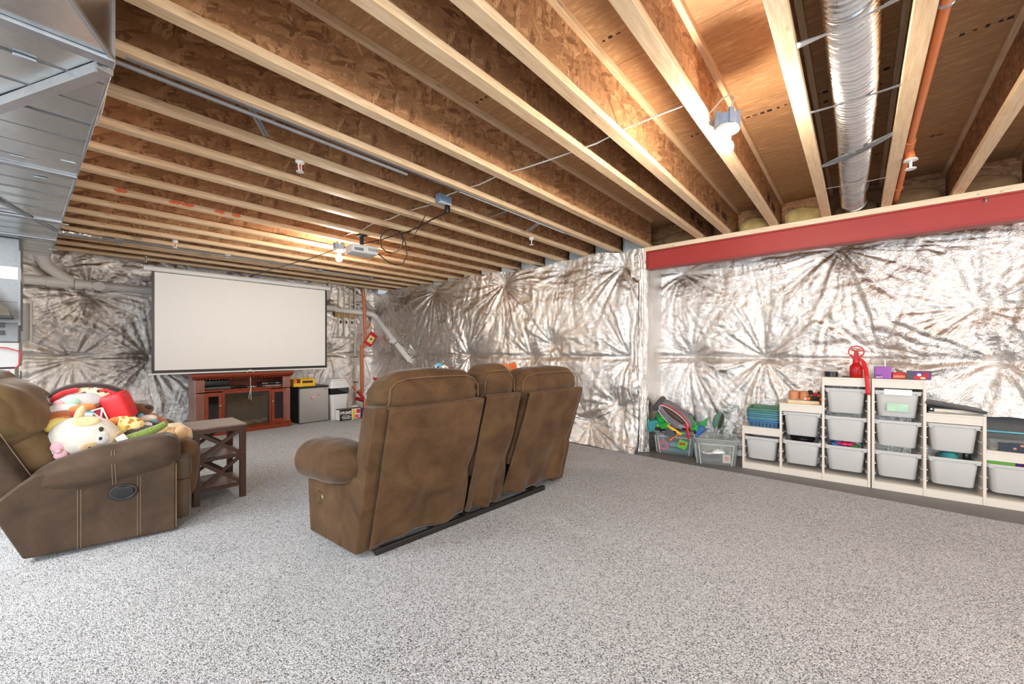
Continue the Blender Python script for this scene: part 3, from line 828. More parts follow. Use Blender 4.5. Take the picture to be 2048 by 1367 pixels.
B().cyl((0.205, 0, PZ+0.002), (0.209, 0, PZ+0.002), 0.067, 18).build('glue_line', 'pvc_glue', t)
B().cyl((0.32, 0, PZ+0.001), (0.52, 0, PZ), 0.065, 18).cyl((0.42, 0, PZ), (0.42, -0.085, PZ-0.01), 0.058, 18).build('cleanout_tee', 'pvc', t)
B().cyl((0.41, 0, PZ-0.06), (0.41, 0, PZ-0.085), 0.03, 12).build('cleanout_plug', 'grey_plastic', t)
B().tube([(4.22, 0, 1.906), (4.30, 0, 1.90), (4.36, -0.04, 1.86), (4.385, -0.10, 1.79)], 0.056, 18).build('elbow', 'pvc', t)
B().cyl((4.385, -0.10, 1.79), (4.385, -0.86, 1.22), 0.05, 18).build('sloping_pipe', 'pvc', t)
B().cyl((4.383, -0.66, 1.37), (4.383, -0.80, 1.265), 0.06, 18).cyl((4.38, -0.70, 1.35), (4.30, -0.72, 1.34), 0.045, 14).build('cleanout_wye', 'pvc', t)
B().cyl((4.383, -0.78, 1.28), (4.383, -0.80, 1.265), 0.061, 18).build('glue_line', 'pvc_glue', t)
B().cyl((4.385, -0.86, 1.22), (4.40, -1.18, 0.98), 0.05, 18).build('sloping_pipe', 'pvc', t)

# thin pipe manifold right of the screen
t = thing('pipe_manifold', 'row of four thin beige water lines joining below the white pipe', 'water lines', (3.6, 7.58, 0))
for k, x in enumerate((0.05, 0.165, 0.28, 0.385)):
    B().cyl((x, 0, 1.42), (x, 0, 2.36), 0.014, 8).build('water_line', simple('beige_pipe', rgb(196, 186, 166), 0.4) if k == 0 else bpy.data.materials['beige_pipe'], t)
bp = bpy.data.materials['beige_pipe']
B().box(-0.02, -0.012, 1.80, 0.41, 0.012, 1.885).build('timber_cleat', 'insul_tan', t)
for x in (0.05, 0.165, 0.28): B().box(x+0.02, -0.03, 1.68, x+0.045, -0.01, 1.735).build('valve_lever', 'black', t)
B().cyl((0.0, 0, 1.42), (0.40, 0, 1.40), 0.016, 8).build('header', bp, t)
B().cyl((0.385, 0, 0.05), (0.385, 0, 1.42), 0.02, 8).build('supply_line', bp, t)
for z in (1.02, 0.52): B().box(0.34, -0.03, z, 0.43, -0.005, z+0.015).build('pipe_clip', 'black_metal', t)
# orange riser with its hanging test tag
t = thing('sprinkler_riser', 'orange sprinkler riser pipe on the foil back wall by the corner', 'pipe', (4.08, 7.44, 0))
B().tube([(0.0, 0, 2.36), (0.03, 0, 1.9), (0.04, 0, 1.34)], 0.03, 12).build('upper_pipe', 'orange_pipe', t)
B().tube([(0.04, 0, 1.36), (0.02, 0, 1.24), (-0.03, 0, 1.22)], 0.035, 12).build('offset_elbow', 'orange_pipe', t)
B().tube([(-0.03, 0, 1.26), (-0.03, 0, 0.7), (-0.02, 0, 0.0)], 0.034, 12).build('lower_pipe', 'orange_pipe', t)
B().tube([(0.04, 0, 1.62), (0.10, -0.01, 1.60), (0.14, -0.01, 1.66), (0.15, -0.01, 1.72)], 0.018, 8).build('drain_branch', 'orange_pipe', t)
t = thing('pipe_tag', 'red tag with a pale centre hanging on the orange riser', 'tag', (4.22, 7.40, 1.38), rot=(0, math.radians(33), 0))
B().box(-0.09, -0.004, -0.14, 0.09, 0.0, 0.14).build('card', 'red', t)
B().box(-0.06, -0.006, -0.08, 0.06, -0.0042, 0.07).build('label_panel', simple('pale_label', rgb(226, 214, 150), 0.6), t)
B().box(-0.015, -0.008, -0.01, 0.02, -0.0062, 0.025).build('printed_mark', 'print_black', t)
B().tube([(0, -0.002, 0.14), (-0.03, -0.002, 0.2), (-0.12, 0.02, 0.22)], 0.003, 5).build('string', 'black', t)

# ------------------------------------------------------------------ projection screen
SY = 6.62
tl, br = on(303, 541, Y=SY), on(653.5, 737, Y=SY)
x0, x1 = tl.x, br.x
ztop, zbot = tl.z, 0.875
t = thing('projection_screen', 'wide white pull-down projection screen hanging before the back wall', 'screen', ((x0+x1)/2, SY, zbot))
w = (x1-x0)/2; h = ztop-zbot
B().box(-w, -0.002, 0, w, 0.002, h).build('black_border', 'black', t)
B().grid(20, 12, lambda u, v: (-w+0.028+(2*w-0.056)*u, -0.0035-0.0015*math.sin(u*5), 0.04+(h-0.05)*v)).build('viewing_surface', 'screen', t)
cp = [(0.035*math.cos(a), 0.035*math.sin(a)) for a in np.linspace(0, 2*PI, 13)[:-1]]
B().prism([(p[0]+0.01, p[1]+h+0.03) for p in cp], -w-0.06, w+0.035, 'X').build('housing', 'white_plastic', t)
B().cyl((-w-0.075, 0.01, h+0.03), (-w-0.06, 0.01, h+0.03), 0.038, 14).build('end_cap', 'white_plastic', t)
B().cyl((w+0.035, 0.01, h+0.03), (w+0.05, 0.01, h+0.03), 0.038, 14).build('end_cap', 'white_plastic', t)
B().box(-w-0.03, -0.011, -0.016, w+0.02, 0.011, 0.004).build('bottom_bar', 'white_plastic', t, bevel=0.003)
for s in (-w-0.055, w+0.03):
    b = B()
    for k in range(4): b.torus((s, 0.01, h+0.075+k*0.028), 0.012, 0.0025, (0, 1, 0) if k % 2 else (1, 0, 0), 12, 5)
    b.build('hanging_chain', 'chrome', t)
px = on(500, 742, Y=SY).x-(x0+x1)/2
B().torus((px, -0.015, -0.02), 0.03, 0.004, (0, 1, 0), 20, 6, 1.3).build('pull_handle', 'white_plastic', t)
B().tube([(px, -0.015, -0.05), (px+0.004, -0.016, -0.25), (px-0.022, -0.016, -0.40), (px+0.008, -0.016, -0.43), (px+0.008, -0.016, -0.28), (px+0.004, -0.016, -0.24)], 0.0035, 6).build('pull_cord', 'cable_white', t)

# ------------------------------------------------------------------ lamps with bare bulbs
def bulb_fixture(loc, rp, rb, label, box=True, drop=0.0):
    t = thing('bulb_fixture', label, 'ceiling light', loc)
    B().lathe((0, 0, 0), [(0.001, 0.0), (rp, 0.0), (rp, 0.012), (rp*0.9, 0.02), (0.001, 0.02)], 24).build('lamp_plate', 'white_plastic', t)
    b = B().lathe((0, 0, 0), [(0.001, 0.02), (rp*0.86, 0.02), (rp*0.90, 0.075), (rp*0.80, 0.078), (rp*0.76, 0.03), (0.001, 0.03)], 20)
    for k in range(5):
        a = 2*PI*k/5; b.obox((rp*0.88*math.cos(a), rp*0.88*math.sin(a), 0.055), (0.02, 0.02, 0.075), (0, 0, a))
    b.build('junction_box', 'blue_grey', t)
    B().lathe((0, 0, 0), [(0.022, 0.0), (0.026, -0.01), (0.022, -0.02), (0.021, -0.035), (0.001, -0.036)], 16).build('lamp_socket', 'white_plastic', t)
    bl = B().lathe((0, 0, 0), [(0.013, -0.034), (0.017, -0.045), (rb*0.85, -0.062), (rb, -0.062-rb*0.55), (rb*0.92, -0.062-rb*1.0), (rb*0.6, -0.062-rb*1.4), (0.001, -0.062-rb*1.55)], 20)
    bl.build('bulb', 'bulb', t)
    return t
bulb_fixture((2.25, 0.505, 2.285), 0.058, 0.033, 'bare bulb in a grey blue box beside the duct bay, brightest lamp')
bulb_fixture((2.105, 4.36, 2.268), 0.058, 0.034, 'bare lit bulb beside the ceiling projector')
bulb_fixture((-1.9, -0.6, 2.29), 0.058, 0.034, 'added unseen bare bulb over the left part of the basement behind the camera')  # bulb added out of view to brighten the foil and left side
bulb_fixture((1.7, -2.6, 2.29), 0.058, 0.034, 'added unseen bare bulb over the rear of the basement behind the camera')  # bulb added out of view as fill from behind
# cable looping out of the first box and running through the joist webs
pts = [Vector((2.29, 0.49, 2.36)), on(1463, 215, Z=2.45), on(1468, 195, Z=2.5), on(1460, 189, Z=2.5), on(1445, 197, Z=2.48), on(1418, 228, Z=2.41), Vector((2.08, 0.62, 2.40))]
for y in (0.75, 0.95, 1.15, 1.28): pts.append(Vector((2.07+0.01*math.sin(y*7), y, 2.385+0.012*math.sin(y*9))))
for y in np.arange(1.5, 4.4, 0.2): pts.append(Vector((2.08+0.015*math.sin(y*5), y, 2.40+0.012*math.sin(y*11))))
pts.append(Vector((2.08, 4.40, 2.36)))
tag(B().tube(pts, 0.0045, 6).build('lamp_cable', 'cable_white'), 'white electric cable running through the joists between the two bulbs', 'cable')

# ------------------------------------------------------------------ projector and its cables
t = thing('projector', 'white ceiling projector on a black mount aimed at the screen', 'projector', (2.10, 3.86, 2.145), math.radians(-8))
b = B().soft((0, 0, 0.045), (0.27, 0.215, 0.09), 0.02, 8); b.build('body', 'white_plastic', t)
B().cyl((-0.06, 0.10, 0.045), (-0.06, 0.122, 0.045), 0.028, 16).build('lens_ring', 'grey_plastic', t)
B().cyl((-0.06, 0.118, 0.045), (-0.06, 0.124, 0.045), 0.022, 16).build('lens', 'black_gloss', t)
for k in range(5): B().box(0.03+k*0.02, -0.109, 0.03, 0.042+k*0.02, -0.106, 0.06).build('vent_slot', 'grey_plastic', t)
B().box(-0.11, -0.1085, 0.02, -0.02, -0.106, 0.05).build('socket_panel', 'grey_plastic', t)
B().cyl((0, 0, 0.088), (0, 0, 0.205), 0.020, 12).build('mount_post', 'black_metal', t)
B().lathe((0, 0, 0), [(0.001, 0.19), (0.055, 0.19), (0.055, 0.2045), (0.001, 0.2045)], 18).build('mount_plate', 'black_metal', t)
for k in range(3):
    a = 2*PI*k/3+0.4
    B().bar((0, 0, 0.10), (0.09*math.cos(a), 0.07*math.sin(a), 0.088), 0.02, 0.006).build('mount_arm', 'black_metal', t)
ob = on(853, 411, Z=2.39)
t = thing('outlet_box', 'grey blue outlet box with a black plug under the joists', 'outlet', (ob.x, 2.622-0.095, 2.385))
B().box(-0.06, -0.03, -0.035, 0.06, 0.03, 0.035).build('box', 'blue_grey', t, bevel=0.004)
B().box(-0.055, -0.034, -0.04, 0.055, 0.0, -0.035).build('cover_plate', 'white_plastic', t)
B().soft((0.03, -0.01, -0.07), (0.04, 0.035, 0.07), 0.01, 4).build('plug', 'black', t)
Zc = 2.29
loop = []
cc = on(785, 497, Z=Zc)
pts = [Vector((ob.x+0.03, 2.52, 2.29)), on(861, 440, Z=2.28), on(835, 455, Z=Zc), on(805, 467, Z=Zc)]
for k in range(13):
    a = math.radians(60+k*30)
    pts.append(on(783+23*math.cos(a), 482-24*math.sin(a), Z=Zc-0.003*k/3))
pts += [on(800, 462, Z=2.27), on(811, 485, Z=2.25), on(814, 510, Z=2.24), on(806, 527, Z=2.23), on(793, 530, Z=2.22), on(775, 523, Z=2.21), on(760, 510, Z=2.2), on(748, 505, Z=2.19)]
tag(B().tube(pts, 0.0065, 7).build('power_cord', 'black'), 'black power cord coiled in a loop right of the projector', 'cord')
pts = [on(822, 463, Z=2.30), on(790, 470, Z=2.29), on(760, 480, Z=2.28), on(730, 486, Z=2.26), on(700, 494, Z=2.24), on(660, 502, Z=2.24), on(625, 516, Z=2.26), on(590, 525, Z=2.27), on(545, 538, Z=2.27), on(500, 552, Z=2.27)]
tag(B().tube(pts, 0.005, 6).build('video_cable', 'black'), 'thin black cable sagging from the projector toward the screen', 'cable')
pts = [on(860, 408, Z=2.34), on(850, 432, Z=2.31), on(838, 455, Z=2.29), on(826, 473, Z=2.28)]
tag(B().tube(pts, 0.0045, 6).build('hanging_wire', 'black'), 'thin dark wire hanging down by the outlet box', 'wire')

# ------------------------------------------------------------------ sprinkler heads
def sprinkler(loc, label, pipe=None):
    t = thing('fire_sprinkler', label, 'sprinkler', loc, math.radians(40))
    B().lathe((0, 0, 0), [(0.001, 0.03), (0.022, 0.03), (0.027, 0.0), (0.020, -0.006), (0.012, -0.012), (0.001, -0.012)], 14).build('cup', 'white_plastic', t)
    b = B().tube([(0.012, 0, -0.008), (0.018, 0, -0.03), (0.010, 0, -0.052), (0, 0, -0.056), (-0.010, 0, -0.052), (-0.018, 0, -0.03), (-0.012, 0, -0.008)], 0.0042, 6)
    b.build('frame_arms', 'white_plastic', t)
    B().cyl((0, 0, -0.01), (0, 0, -0.045), 0.004, 8).build('glass_capsule', 'red', t)
    B().lathe((0, 0, 0), [(0.001, -0.056), (0.022, -0.056), (0.022, -0.060), (0.001, -0.060)], 14).build('deflector', 'white_plastic', t)
    B().cyl((0, 0, 0.03), (0, 0, 0.20), 0.014, 10).build('drop_pipe', 'orange_pipe', t)
    return t
p = on(600, 328, Z=2.335); sprinkler((p.x, p.y, 2.345), 'white pendant sprinkler head near the middle of the ceiling')
p = on(350, 487, Z=2.32); sprinkler((p.x, p.y, 2.335), 'small white sprinkler head left of the projection screen')
p = on(1063, 481, Z=2.32); sprinkler((p.x, p.y, 2.335), 'white sprinkler head near the top of the right foil wall')
t = thing('sprinkler_pipe', 'orange sprinkler pipe clipped along a joist right of the duct', 'pipe', (0, -0.235, 2.40))
B().cyl((-0.5, 0, 0), (4.9, 0, 0), 0.017, 12).build('pipe', 'orange_pipe', t)
B().cyl((3.30, 0, 0), (3.48, 0, 0), 0.024, 12).cyl((3.44, -0.0, 0.0), (3.44, -0.01, -0.055), 0.022, 12).build('tee_fitting', 'orange_pipe', t)
B().torus((2.06, 0, 0), 0.018, 0.006, (1, 0, 0), 16, 6).box(2.045, 0.0, 0.01, 2.075, 0.03, 0.02).build('pipe_strap', 'galv_strap', t)
B().torus((4.2, 0, 0), 0.018, 0.006, (1, 0, 0), 16, 6).build('pipe_strap', 'orange_pipe', t)
t = thing('fire_sprinkler', 'white sprinkler head on the orange pipe at right', 'sprinkler', (3.455, -0.245, 2.335), math.radians(10))
B().lathe((0, 0, 0), [(0.001, 0.012), (0.030, 0.01), (0.034, 0.0), (0.012, -0.006), (0.001, -0.006)], 16).build('cup', 'white_plastic', t)
B().tube([(0.010, 0, -0.004), (0.012, 0, -0.025), (0.006, 0, -0.045)], 0.0045, 6).tube([(-0.010, 0, -0.004), (-0.012, 0, -0.025), (-0.006, 0, -0.045)], 0.0045, 6).build('frame_arms', 'white_plastic', t)
B().lathe((0, 0, 0), [(0.001, -0.045), (0.026, -0.047), (0.026, -0.052), (0.001, -0.052)], 16).build('deflector', 'white_plastic', t)

# ------------------------------------------------------------------ silver flexible duct in its bay, with straps
t = thing('flexible_duct', 'silver ribbed flexible duct between two joists above the beam', 'duct', (0, 0.02, 2.445))
b = B(); rings = []
NR = 870; n = 28
for i in range(NR+1):
    u = i/NR; x = 0.9+u*3.62
    dr = 0.0062*math.sin(u*118*2*PI)
    z = -0.012*math.sin(x*2.6)-0.015*math.exp(-((x-2.45)/0.5)**2); y = 0.010*math.sin(x*1.7)
    ring = []
    for k in range(n):
        a = 2*PI*k/n
        rr = 0.083+dr+0.0016*noise.noise((x*7, math.cos(a)*1.5, math.sin(a)*1.5))
        ring.append((x+0.006*math.sin(a*2+x*5), y+rr*math.cos(a), z+rr*math.sin(a)))
    rings.append(ring)
b.rings(rings); b.build('ribbed_sleeve', 'foil_duct', t)
B().cyl((4.50, 0, -0.008), (4.66, 0, -0.008), 0.080, 24).build('end_collar', 'foil_duct', t)
B().torus((4.06, 0.004, -0.002), 0.086, 0.004, (1, 0, 0.2), 24, 6).build('tie_band', 'grey_plastic', t)
def strap(xa, xb, wdt, label, sag=0.0, twist=0.0):
    b = B(); N = 24
    y0, y1 = 0.178, -0.146
    for i in range(N):
        pass
    def fn(u, v):
        y = y0+(y1-y0)*v; x = xa+(xb-xa)*v
        z = 2.352-sag*math.sin(PI*v)
        a = twist*math.sin(PI*v)
        return (x+(u-0.5)*wdt*math.cos(a), y, z+(u-0.5)*wdt*math.sin(a))
    b.grid(2, N, fn)
    tag(b.build('hanger_strap', 'galv_strap', solid=0.0015), label, 'strap', 'straps under the flexible duct')
strap(1.89, 1.84, 0.042, 'wide grey metal strap under the silver duct at the top edge', 0.012, 0.5)
strap(2.47, 2.47, 0.020, 'narrow metal strap under the silver duct, second from the top', 0.004, 0.2)
strap(3.24, 3.00, 0.045, 'slanted twisted metal strap under the silver duct', 0.010, -0.6)
strap(3.71, 3.735, 0.014, 'thin metal strap under the silver duct nearest the beam', 0.004, 0.0)

# ------------------------------------------------------------------ small metalwork on the joists
t = thing('steel_strip', 'long perforated steel strip fixed under a joist', 'strip', (0, 2.222, Z_J-0.004))
B().box(0.20, -0.012, 0, 3.45, 0.012, 0.003).build('strip', 'galv_strap', t)
b = B()
for k in range(62): b.obox((2.0+k*0.0225, 0.012, -0.001), (0.010, 0.016, 0.002), (0, 0, 0.5))
o = b.build('tooth_row', 'white_plastic', t); o['kind'] = 'stuff'
tag(B().cyl((0.0, 2.262, 2.338), (1.55, 2.262, 2.338), 0.009, 8).build('steel_conduit', 'grey_plastic'), 'thin grey steel conduit under a joist at upper left', 'conduit')
def brace(p, q, label, w=0.022):
    b = B().bar(p, q, w, 0.003).bar(p, q, 0.003, w*0.8)
    tag(b.build('steel_brace', 'galv_strap'), label, 'brace', 'small steel braces between joists')
brace(on(503, 218, Z=2.36), on(533, 272, Z=2.355), 'small diagonal steel brace between joists at upper left', 0.03)
brace(on(1077, 446, Z=2.352), on(1056, 462, Z=2.37), 'dark short steel brace near the right foil wall top', 0.045)
brace(on(1016, 421, Z=2.352), on(980, 434, Z=2.37), 'short grey steel brace below the perforated strip', 0.02)
# small foil duct and grey conduit near the back wall
y = 5.80
t = thing('foil_branch_duct', 'small crinkled foil duct along a joist near the back wall', 'duct', (0, 0, 0))
p, q = on(118, 462, Z=2.33), on(218, 478, Z=2.33)
b = B(); rings = []
for i in range(60):
    u = i/59; c = p.lerp(q, u); r = 0.055*(1-0.55*u)
    rings.append([c+Vector((0, r*math.cos(a)*(1+0.12*noise.noise((i*0.9, a, 1))), r*math.sin(a)*(0.7+0.15*noise.noise((i*1.1, a, 5))))) for a in np.linspace(0, 2*PI, 13)[:-1]])
b.rings(rings); b.build('sleeve', 'foil_duct', t)
t = thing('grey_conduit', 'grey conduit running under the joists above the projection screen', 'conduit', (0, 0, 0))
pts = [on(x, y, Z=2.325) for x, y in [(205, 476), (290, 487), (400, 504), (455, 512), (560, 527), (640, 541), (742, 556)]]
B().tube(pts, 0.011, 8).build('tube', 'grey_plastic', t)
for x, y in [(238, 481), (455, 512), (640, 541), (742, 556)]:
    c = on(x, y, Z=2.335); B().box(c.x-0.03, c.y-0.02, c.z-0.02, c.x+0.03, c.y+0.02, c.z+0.02).build('clamp', 'galv_strap', t)
# ------------------------------------------------------------------ reclining sofa seen from behind
def lean(v0, k):            # shear a local point backwards with height
    def f(p): return p
    return f
t = thing('reclining_sofa', 'brown suede reclining sofa with console, seen from behind on the carpet', 'sofa', (1.118, 2.121, 0.0), math.radians(-3.5))
SL = -0.29                  # backward shift per metre of height
def vback(z): return -0.002+SL*(z-0.06)
def seat_back(u0b, u1b, u0t, u1t, v_thick, zt, wing0, wing1):
    """slanted frame of one backrest, rear face on the lean plane"""
    b = B(); n = 6
    zb = 0.30
    h = zt-zb
    def w(p):
        k = (p.z+h/2)/h; z = zb+h*k
        a0 = (u0b*(1-k)+u0t*k); a1 = (u1b*(1-k)+u1t*k)
        uu = (p.x/1.0+0.5)
        return Vector((a0+(a1-a0)*uu, vback(z)+0.012+(p.y+v_thick/2), z))
    b.soft((0, 0, 0), (1.0, v_thick, h), 0.03, 8, warp=w)
    return b
def flap(u0b, u1b, u0t, u1t, zt, seed, flare=(0.02, 0.03), hem=0.055):
    """loose fabric panel hanging from the top of the backrest, rippling toward its hem"""
    b = B()
    def fn(a, c):
        z = hem+(zt-hem)*c
        z -= 0.02*(1-c)*math.sin(a*PI)*0.4
        wide = (1-c)**2
        u = (u0b+(u1b-u0b)*a)*(1-c)+(u0t+(u1t-u0t)*a)*c
        u += -flare[0]*wide*(1-a)+flare[1]*wide*a
        rip = wide*(0.030*math.sin(a*9+seed)+0.018*math.sin(a*17+seed*2))+0.010*noise.noise((a*4, c*5, seed))
        pull = 0.018*math.exp(-((c-0.42)/0.10)**2)*math.exp(-((a-1.0)/0.12)**2)-0.015*math.exp(-((c-0.40)/0.08)**2)*math.exp(-((a-0.45)/0.3)**2)
        return (u-0.6*pull, vback(z)-0.012-rip*0.8+pull, z)
    b.grid(34, 44, fn)
    # turned-over top edge of the panel
    b.grid(34, 3, lambda a, c: (u0t+(u1t-u0t)*a, vback(zt)-0.012+0.05*c, zt+0.006*math.sin(c*PI)))
    return b
# base rails
b = B().bar((0.10, -0.03, 0.022), (1.60, -0.03, 0.022), 0.03, 0.035).bar((0.10, 0.62, 0.022), (1.75, 0.62, 0.022), 0.03, 0.035)
for u in (0.12, 0.52, 0.78, 1.02, 1.50): b.bar((u, -0.03, 0.03), (u, 0.62, 0.03), 0.035, 0.03)
b.build('base_rail', 'black_metal', t, bevel=0.003)
b = B().box(0.06, 0.10, 0.06, 1.82, 0.60, 0.30); b.build('seat_frame', 'suede_dark', t, bevel=0.01)
# backrests
seat_back(0.005, 0.735, 0.005, 0.748, 0.16, 0.875, 0, 0).build('backrest', 'suede', t)
seat_back(0.760, 1.085, 0.765, 1.088, 0.15, 0.872, 0, 0).build('backrest', 'suede', t)
seat_back(1.150, 1.90, 1.19, 1.92, 0.16, 0.862, 0, 0).build('backrest', 'suede', t)
flap(0.080, 0.729, 0.075, 0.742, 0.856, 1.0).build('back_flap', 'suede', t, solid=0.006)
flap(0.768, 1.100, 0.765, 1.085, 0.868, 3.1, (0.0, 0.035)).build('back_flap', 'suede', t, solid=0.006)
flap(1.150, 1.790, 1.190, 1.838, 0.856, 5.2, (0.01, 0.0), 0.075).build('back_flap', 'suede', t, solid=0.006)
B().tube([(0.405, vback(z)-0.021-0.024*(1-(z-0.055)/0.8)**2*math.sin(0.5*9+1), z) for z in np.linspace(0.07, 0.40, 12)], 0.0022, 5).build('flap_seam', 'suede_dark', t)
# pillow tops
def pillow(u0, u1, zc, hz, v0, name='pillow_top', seed=0):
    b = B(); sx = u1-u0
    def w(p):
        q = Vector(p)
        k = (p.z+hz/2)/hz
        q.y += -0.05*k*0.0+0.03*(1-k)
        q.x *= 1.0-0.17*max(0, k-0.40)
        e = noise.noise((p.x*7+seed, p.y*5, p.z*9)); q.y += 0.008*e; q.z += 0.006*e
        edge = abs(p.x)/(sx/2)
        if edge > 0.72: q.y += 0.007*math.sin(p.z*95+seed+3*noise.noise((p.y*8, 0, seed)))*(edge-0.72)/0.28
        q.y -= 0.010*abs(noise.noise((p.x*16+seed, p.z*5, 2)))*max(0, 1-k*1.3)
        return q
    b.soft(((u0+u1)/2, v0, zc), (sx, 0.27, hz), 0.10, 34, (0.015, 0.02, 0.025), warp=w)
    return b
for (u0, u1, zc, hz, v0, sd) in ((0.055, 0.742, 0.925, 0.235, -0.105, 1), (0.745, 1.085, 0.935, 0.250, -0.10, 4), (1.105, 1.845, 0.910, 0.225, -0.105, 7)):
    pillow(u0, u1, zc, hz, v0, seed=sd).build('pillow_top', 'suede', t)
    zz = zc+hz*0.36
    pts = [(u0+0.035, v0-0.02, zc-hz*0.42), (u0+0.030, v0-0.115, zc-hz*0.15), (u0+0.035, v0-0.118, zc+hz*0.18), (u0+0.075, v0-0.112, zz-0.01)]
    pts += [(u0+(u1-u0)*f, v0-0.109-0.012*math.sin(PI*f), zz+0.012*math.sin(PI*f)) for f in (0.2, 0.35, 0.5, 0.65, 0.8)]
    pts += [(u1-0.07, v0-0.112, zz-0.012), (u1-0.035, v0-0.116, zc+hz*0.12), (u1-0.03, v0-0.112, zc-hz*0.2)]
    B().tube(pts, 0.0035, 5).build('pillow_welt', 'suede_pale', t)
# seats, console and footrests on the far side
B().soft((0.40, 0.42, 0.38), (0.66, 0.62, 0.20), 0.07, 8, (0, 0, 0.03)).build('seat_cushion', 'suede', t)
B().soft((1.50, 0.42, 0.38), (0.66, 0.62, 0.20), 0.07, 8, (0, 0, 0.03)).build('seat_cushion', 'suede', t)
B().soft((0.92, 0.40, 0.40), (0.31, 0.66, 0.30), 0.04, 8, (0, 0, 0.01)).build('console', 'suede', t)
B().soft((0.40, 0.70, 0.24), (0.64, 0.12, 0.36), 0.05, 8, (0, 0.02, 0)).build('footrest', 'suede', t)
B().soft((1.50, 0.70, 0.24), (0.64, 0.12, 0.36), 0.05, 8, (0, 0.02, 0)).build('footrest', 'suede', t)
# arms: flat side panel, rolled padded top that ends in a gathered tip
def arm(side):
    s = -1 if side == 'l' else 1
    u_out = 0.0 if side == 'l' else 1.90
    poly = [(0.0, 0.025), (0.53, 0.02), (0.56, 0.30), (0.56, 0.42), (0.30, 0.47), (-0.05, 0.47), (-0.085, 0.36)]
    b = B(); a, c = (u_out, u_out+0.15) if side == 'l' else (u_out-0.15, u_out)
    b.prism(poly, a, c, 'X')
    # front edge of the panel splays outward a little
    b.v = [(x-(0.06*max(0, y)/0.53 if side == 'l' else -0.06*max(0, y)/0.53), y, z) for x, y, z in b.v]
    b.build('arm_panel', 'suede', t, bevel=0.012)
    b = B()
    def w(p):
        k = (p.y+0.31)/0.62                     # 0 at the back tip, 1 at the front
        q = Vector(p)
        rad = 0.62+0.38*max(0.0, min(1, k/0.40))**0.6
        q.x *= rad; q.z *= rad
        q.x += s*0.052*k
        q.z += 0.040*(1-k)*1.2-0.005
        q.z += 0.008*noise.noise((p.y*8, p.x*8, 3)); q.x += 0.006*noise.noise((p.y*9, p.z*9, 8))
        return q
    b.soft((u_out+0.035*(1 if side == 'l' else -1), 0.295, 0.485), (0.30, 0.62, 0.25), 0.122, 26, (0, 0.01, 0), warp=w)
    b.build('arm_roll', 'suede', t)
    x = u_out+s*0.055
    if side == 'l':
        for v in (0.15, 0.165, 0.33): B().tube([(-0.06*v/0.53-0.0015, v, z) for z in (0.03, 0.2, 0.36)], 0.0012, 4).build('panel_seam', 'suede_dark', t)
        B().torus((x+0.012, 0.40, 0.262), 0.036, 0.008, (1, 0, 0), 22, 8, 1.0).build('recliner_ring', 'brass', t)
        B().soft((x+0.016, 0.40, 0.262), (0.014, 0.058, 0.062), 0.006, 6).build('recliner_button', 'black', t)
arm('l'); arm('r')

# ------------------------------------------------------------------ recliner chair on the left
t = thing('recliner_chair', 'brown suede recliner chair at left heaped with soft toys', 'armchair', (-0.096, 3.437, 0.0), math.radians(-8))
CW = 0.90
def side_panel(v0, v1):
    poly = [(0.0, 0.033), (0.64, 0.008), (0.64, 0.47), (0.30, 0.46), (0.05, 0.49), (-0.02, 0.44), (-0.12, 0.34)]
    b = B().prism(poly, v0, v1, 'Y'); return b
side_panel(0.0, 0.20).build('side_panel', 'suede_dark', t, bevel=0.012)
side_panel(CW-0.20, CW).build('side_panel', 'suede_dark', t, bevel=0.012)
def chair_arm(vc, sgn):
    b = B()
    def w(p):
        k = (p.x+0.325)/0.65
        q = Vector(p)
        rad = 0.35+0.65*max(0.0, min(1, k/0.38))**0.55
        if k < 0.5: q.z = q.z*rad+0.02*(1-rad)
        q.y *= 0.75+0.25*max(0.0, min(1, k/0.4))
        q.z += 0.092*(k-0.5)
        q.z += 0.006*noise.noise((p.x*9, p.y*9, 2)); q.y += 0.005*noise.noise((p.x*8, p.z*10, 6))
        return q
    b.soft((0.335, vc, 0.475), (0.65, 0.25, 0.225), 0.085, 26, (0.004, 0.01, 0.012), warp=w)
    return b
chair_arm(0.10, 1).build('arm_pad', 'suede_dark', t)
chair_arm(CW-0.10, 1).build('arm_pad', 'suede_dark', t)
# twin stitch lines up the side and across the arm
for u in (0.204, 0.457):
    zt = 0.37 if u < 0.3 else 0.395
    for d in (0, 0.014): B().tube([(u+d, -0.0025, z) for z in np.linspace(0.03, zt, 8)], 0.0009, 4).build('stitch_line', 'stitch', t)
for d in (0, 0.014):
    zs = [(0.350+d, -0.026, 0.372), (0.349+d, -0.036, 0.42), (0.347+d, -0.038, 0.47), (0.344+d, -0.034, 0.52), (0.343+d, -0.014, 0.560), (0.343+d, 0.03, 0.588), (0.343+d, 0.08, 0.598)]
    B().tube(zs, 0.0009, 5).build('stitch_line', 'stitch', t)
B().tube([(0.641, -0.004, 0.03), (0.641, -0.005, 0.44)], 0.004, 5).build('front_welt', 'suede_pale', t)
B().torus((0.395, -0.004, 0.312), 0.042, 0.007, (0, 1, 0), 24, 8, 1.38).build('recliner_ring', 'black_metal', t)
B().soft((0.392, -0.004, 0.312), (0.10, 0.012, 0.07), 0.005, 6, warp=lambda p: Vector((p.x*(1-0.3*(abs(p.z)/0.035)**2), p.y, p.z))).build('recliner_button', 'black', t)
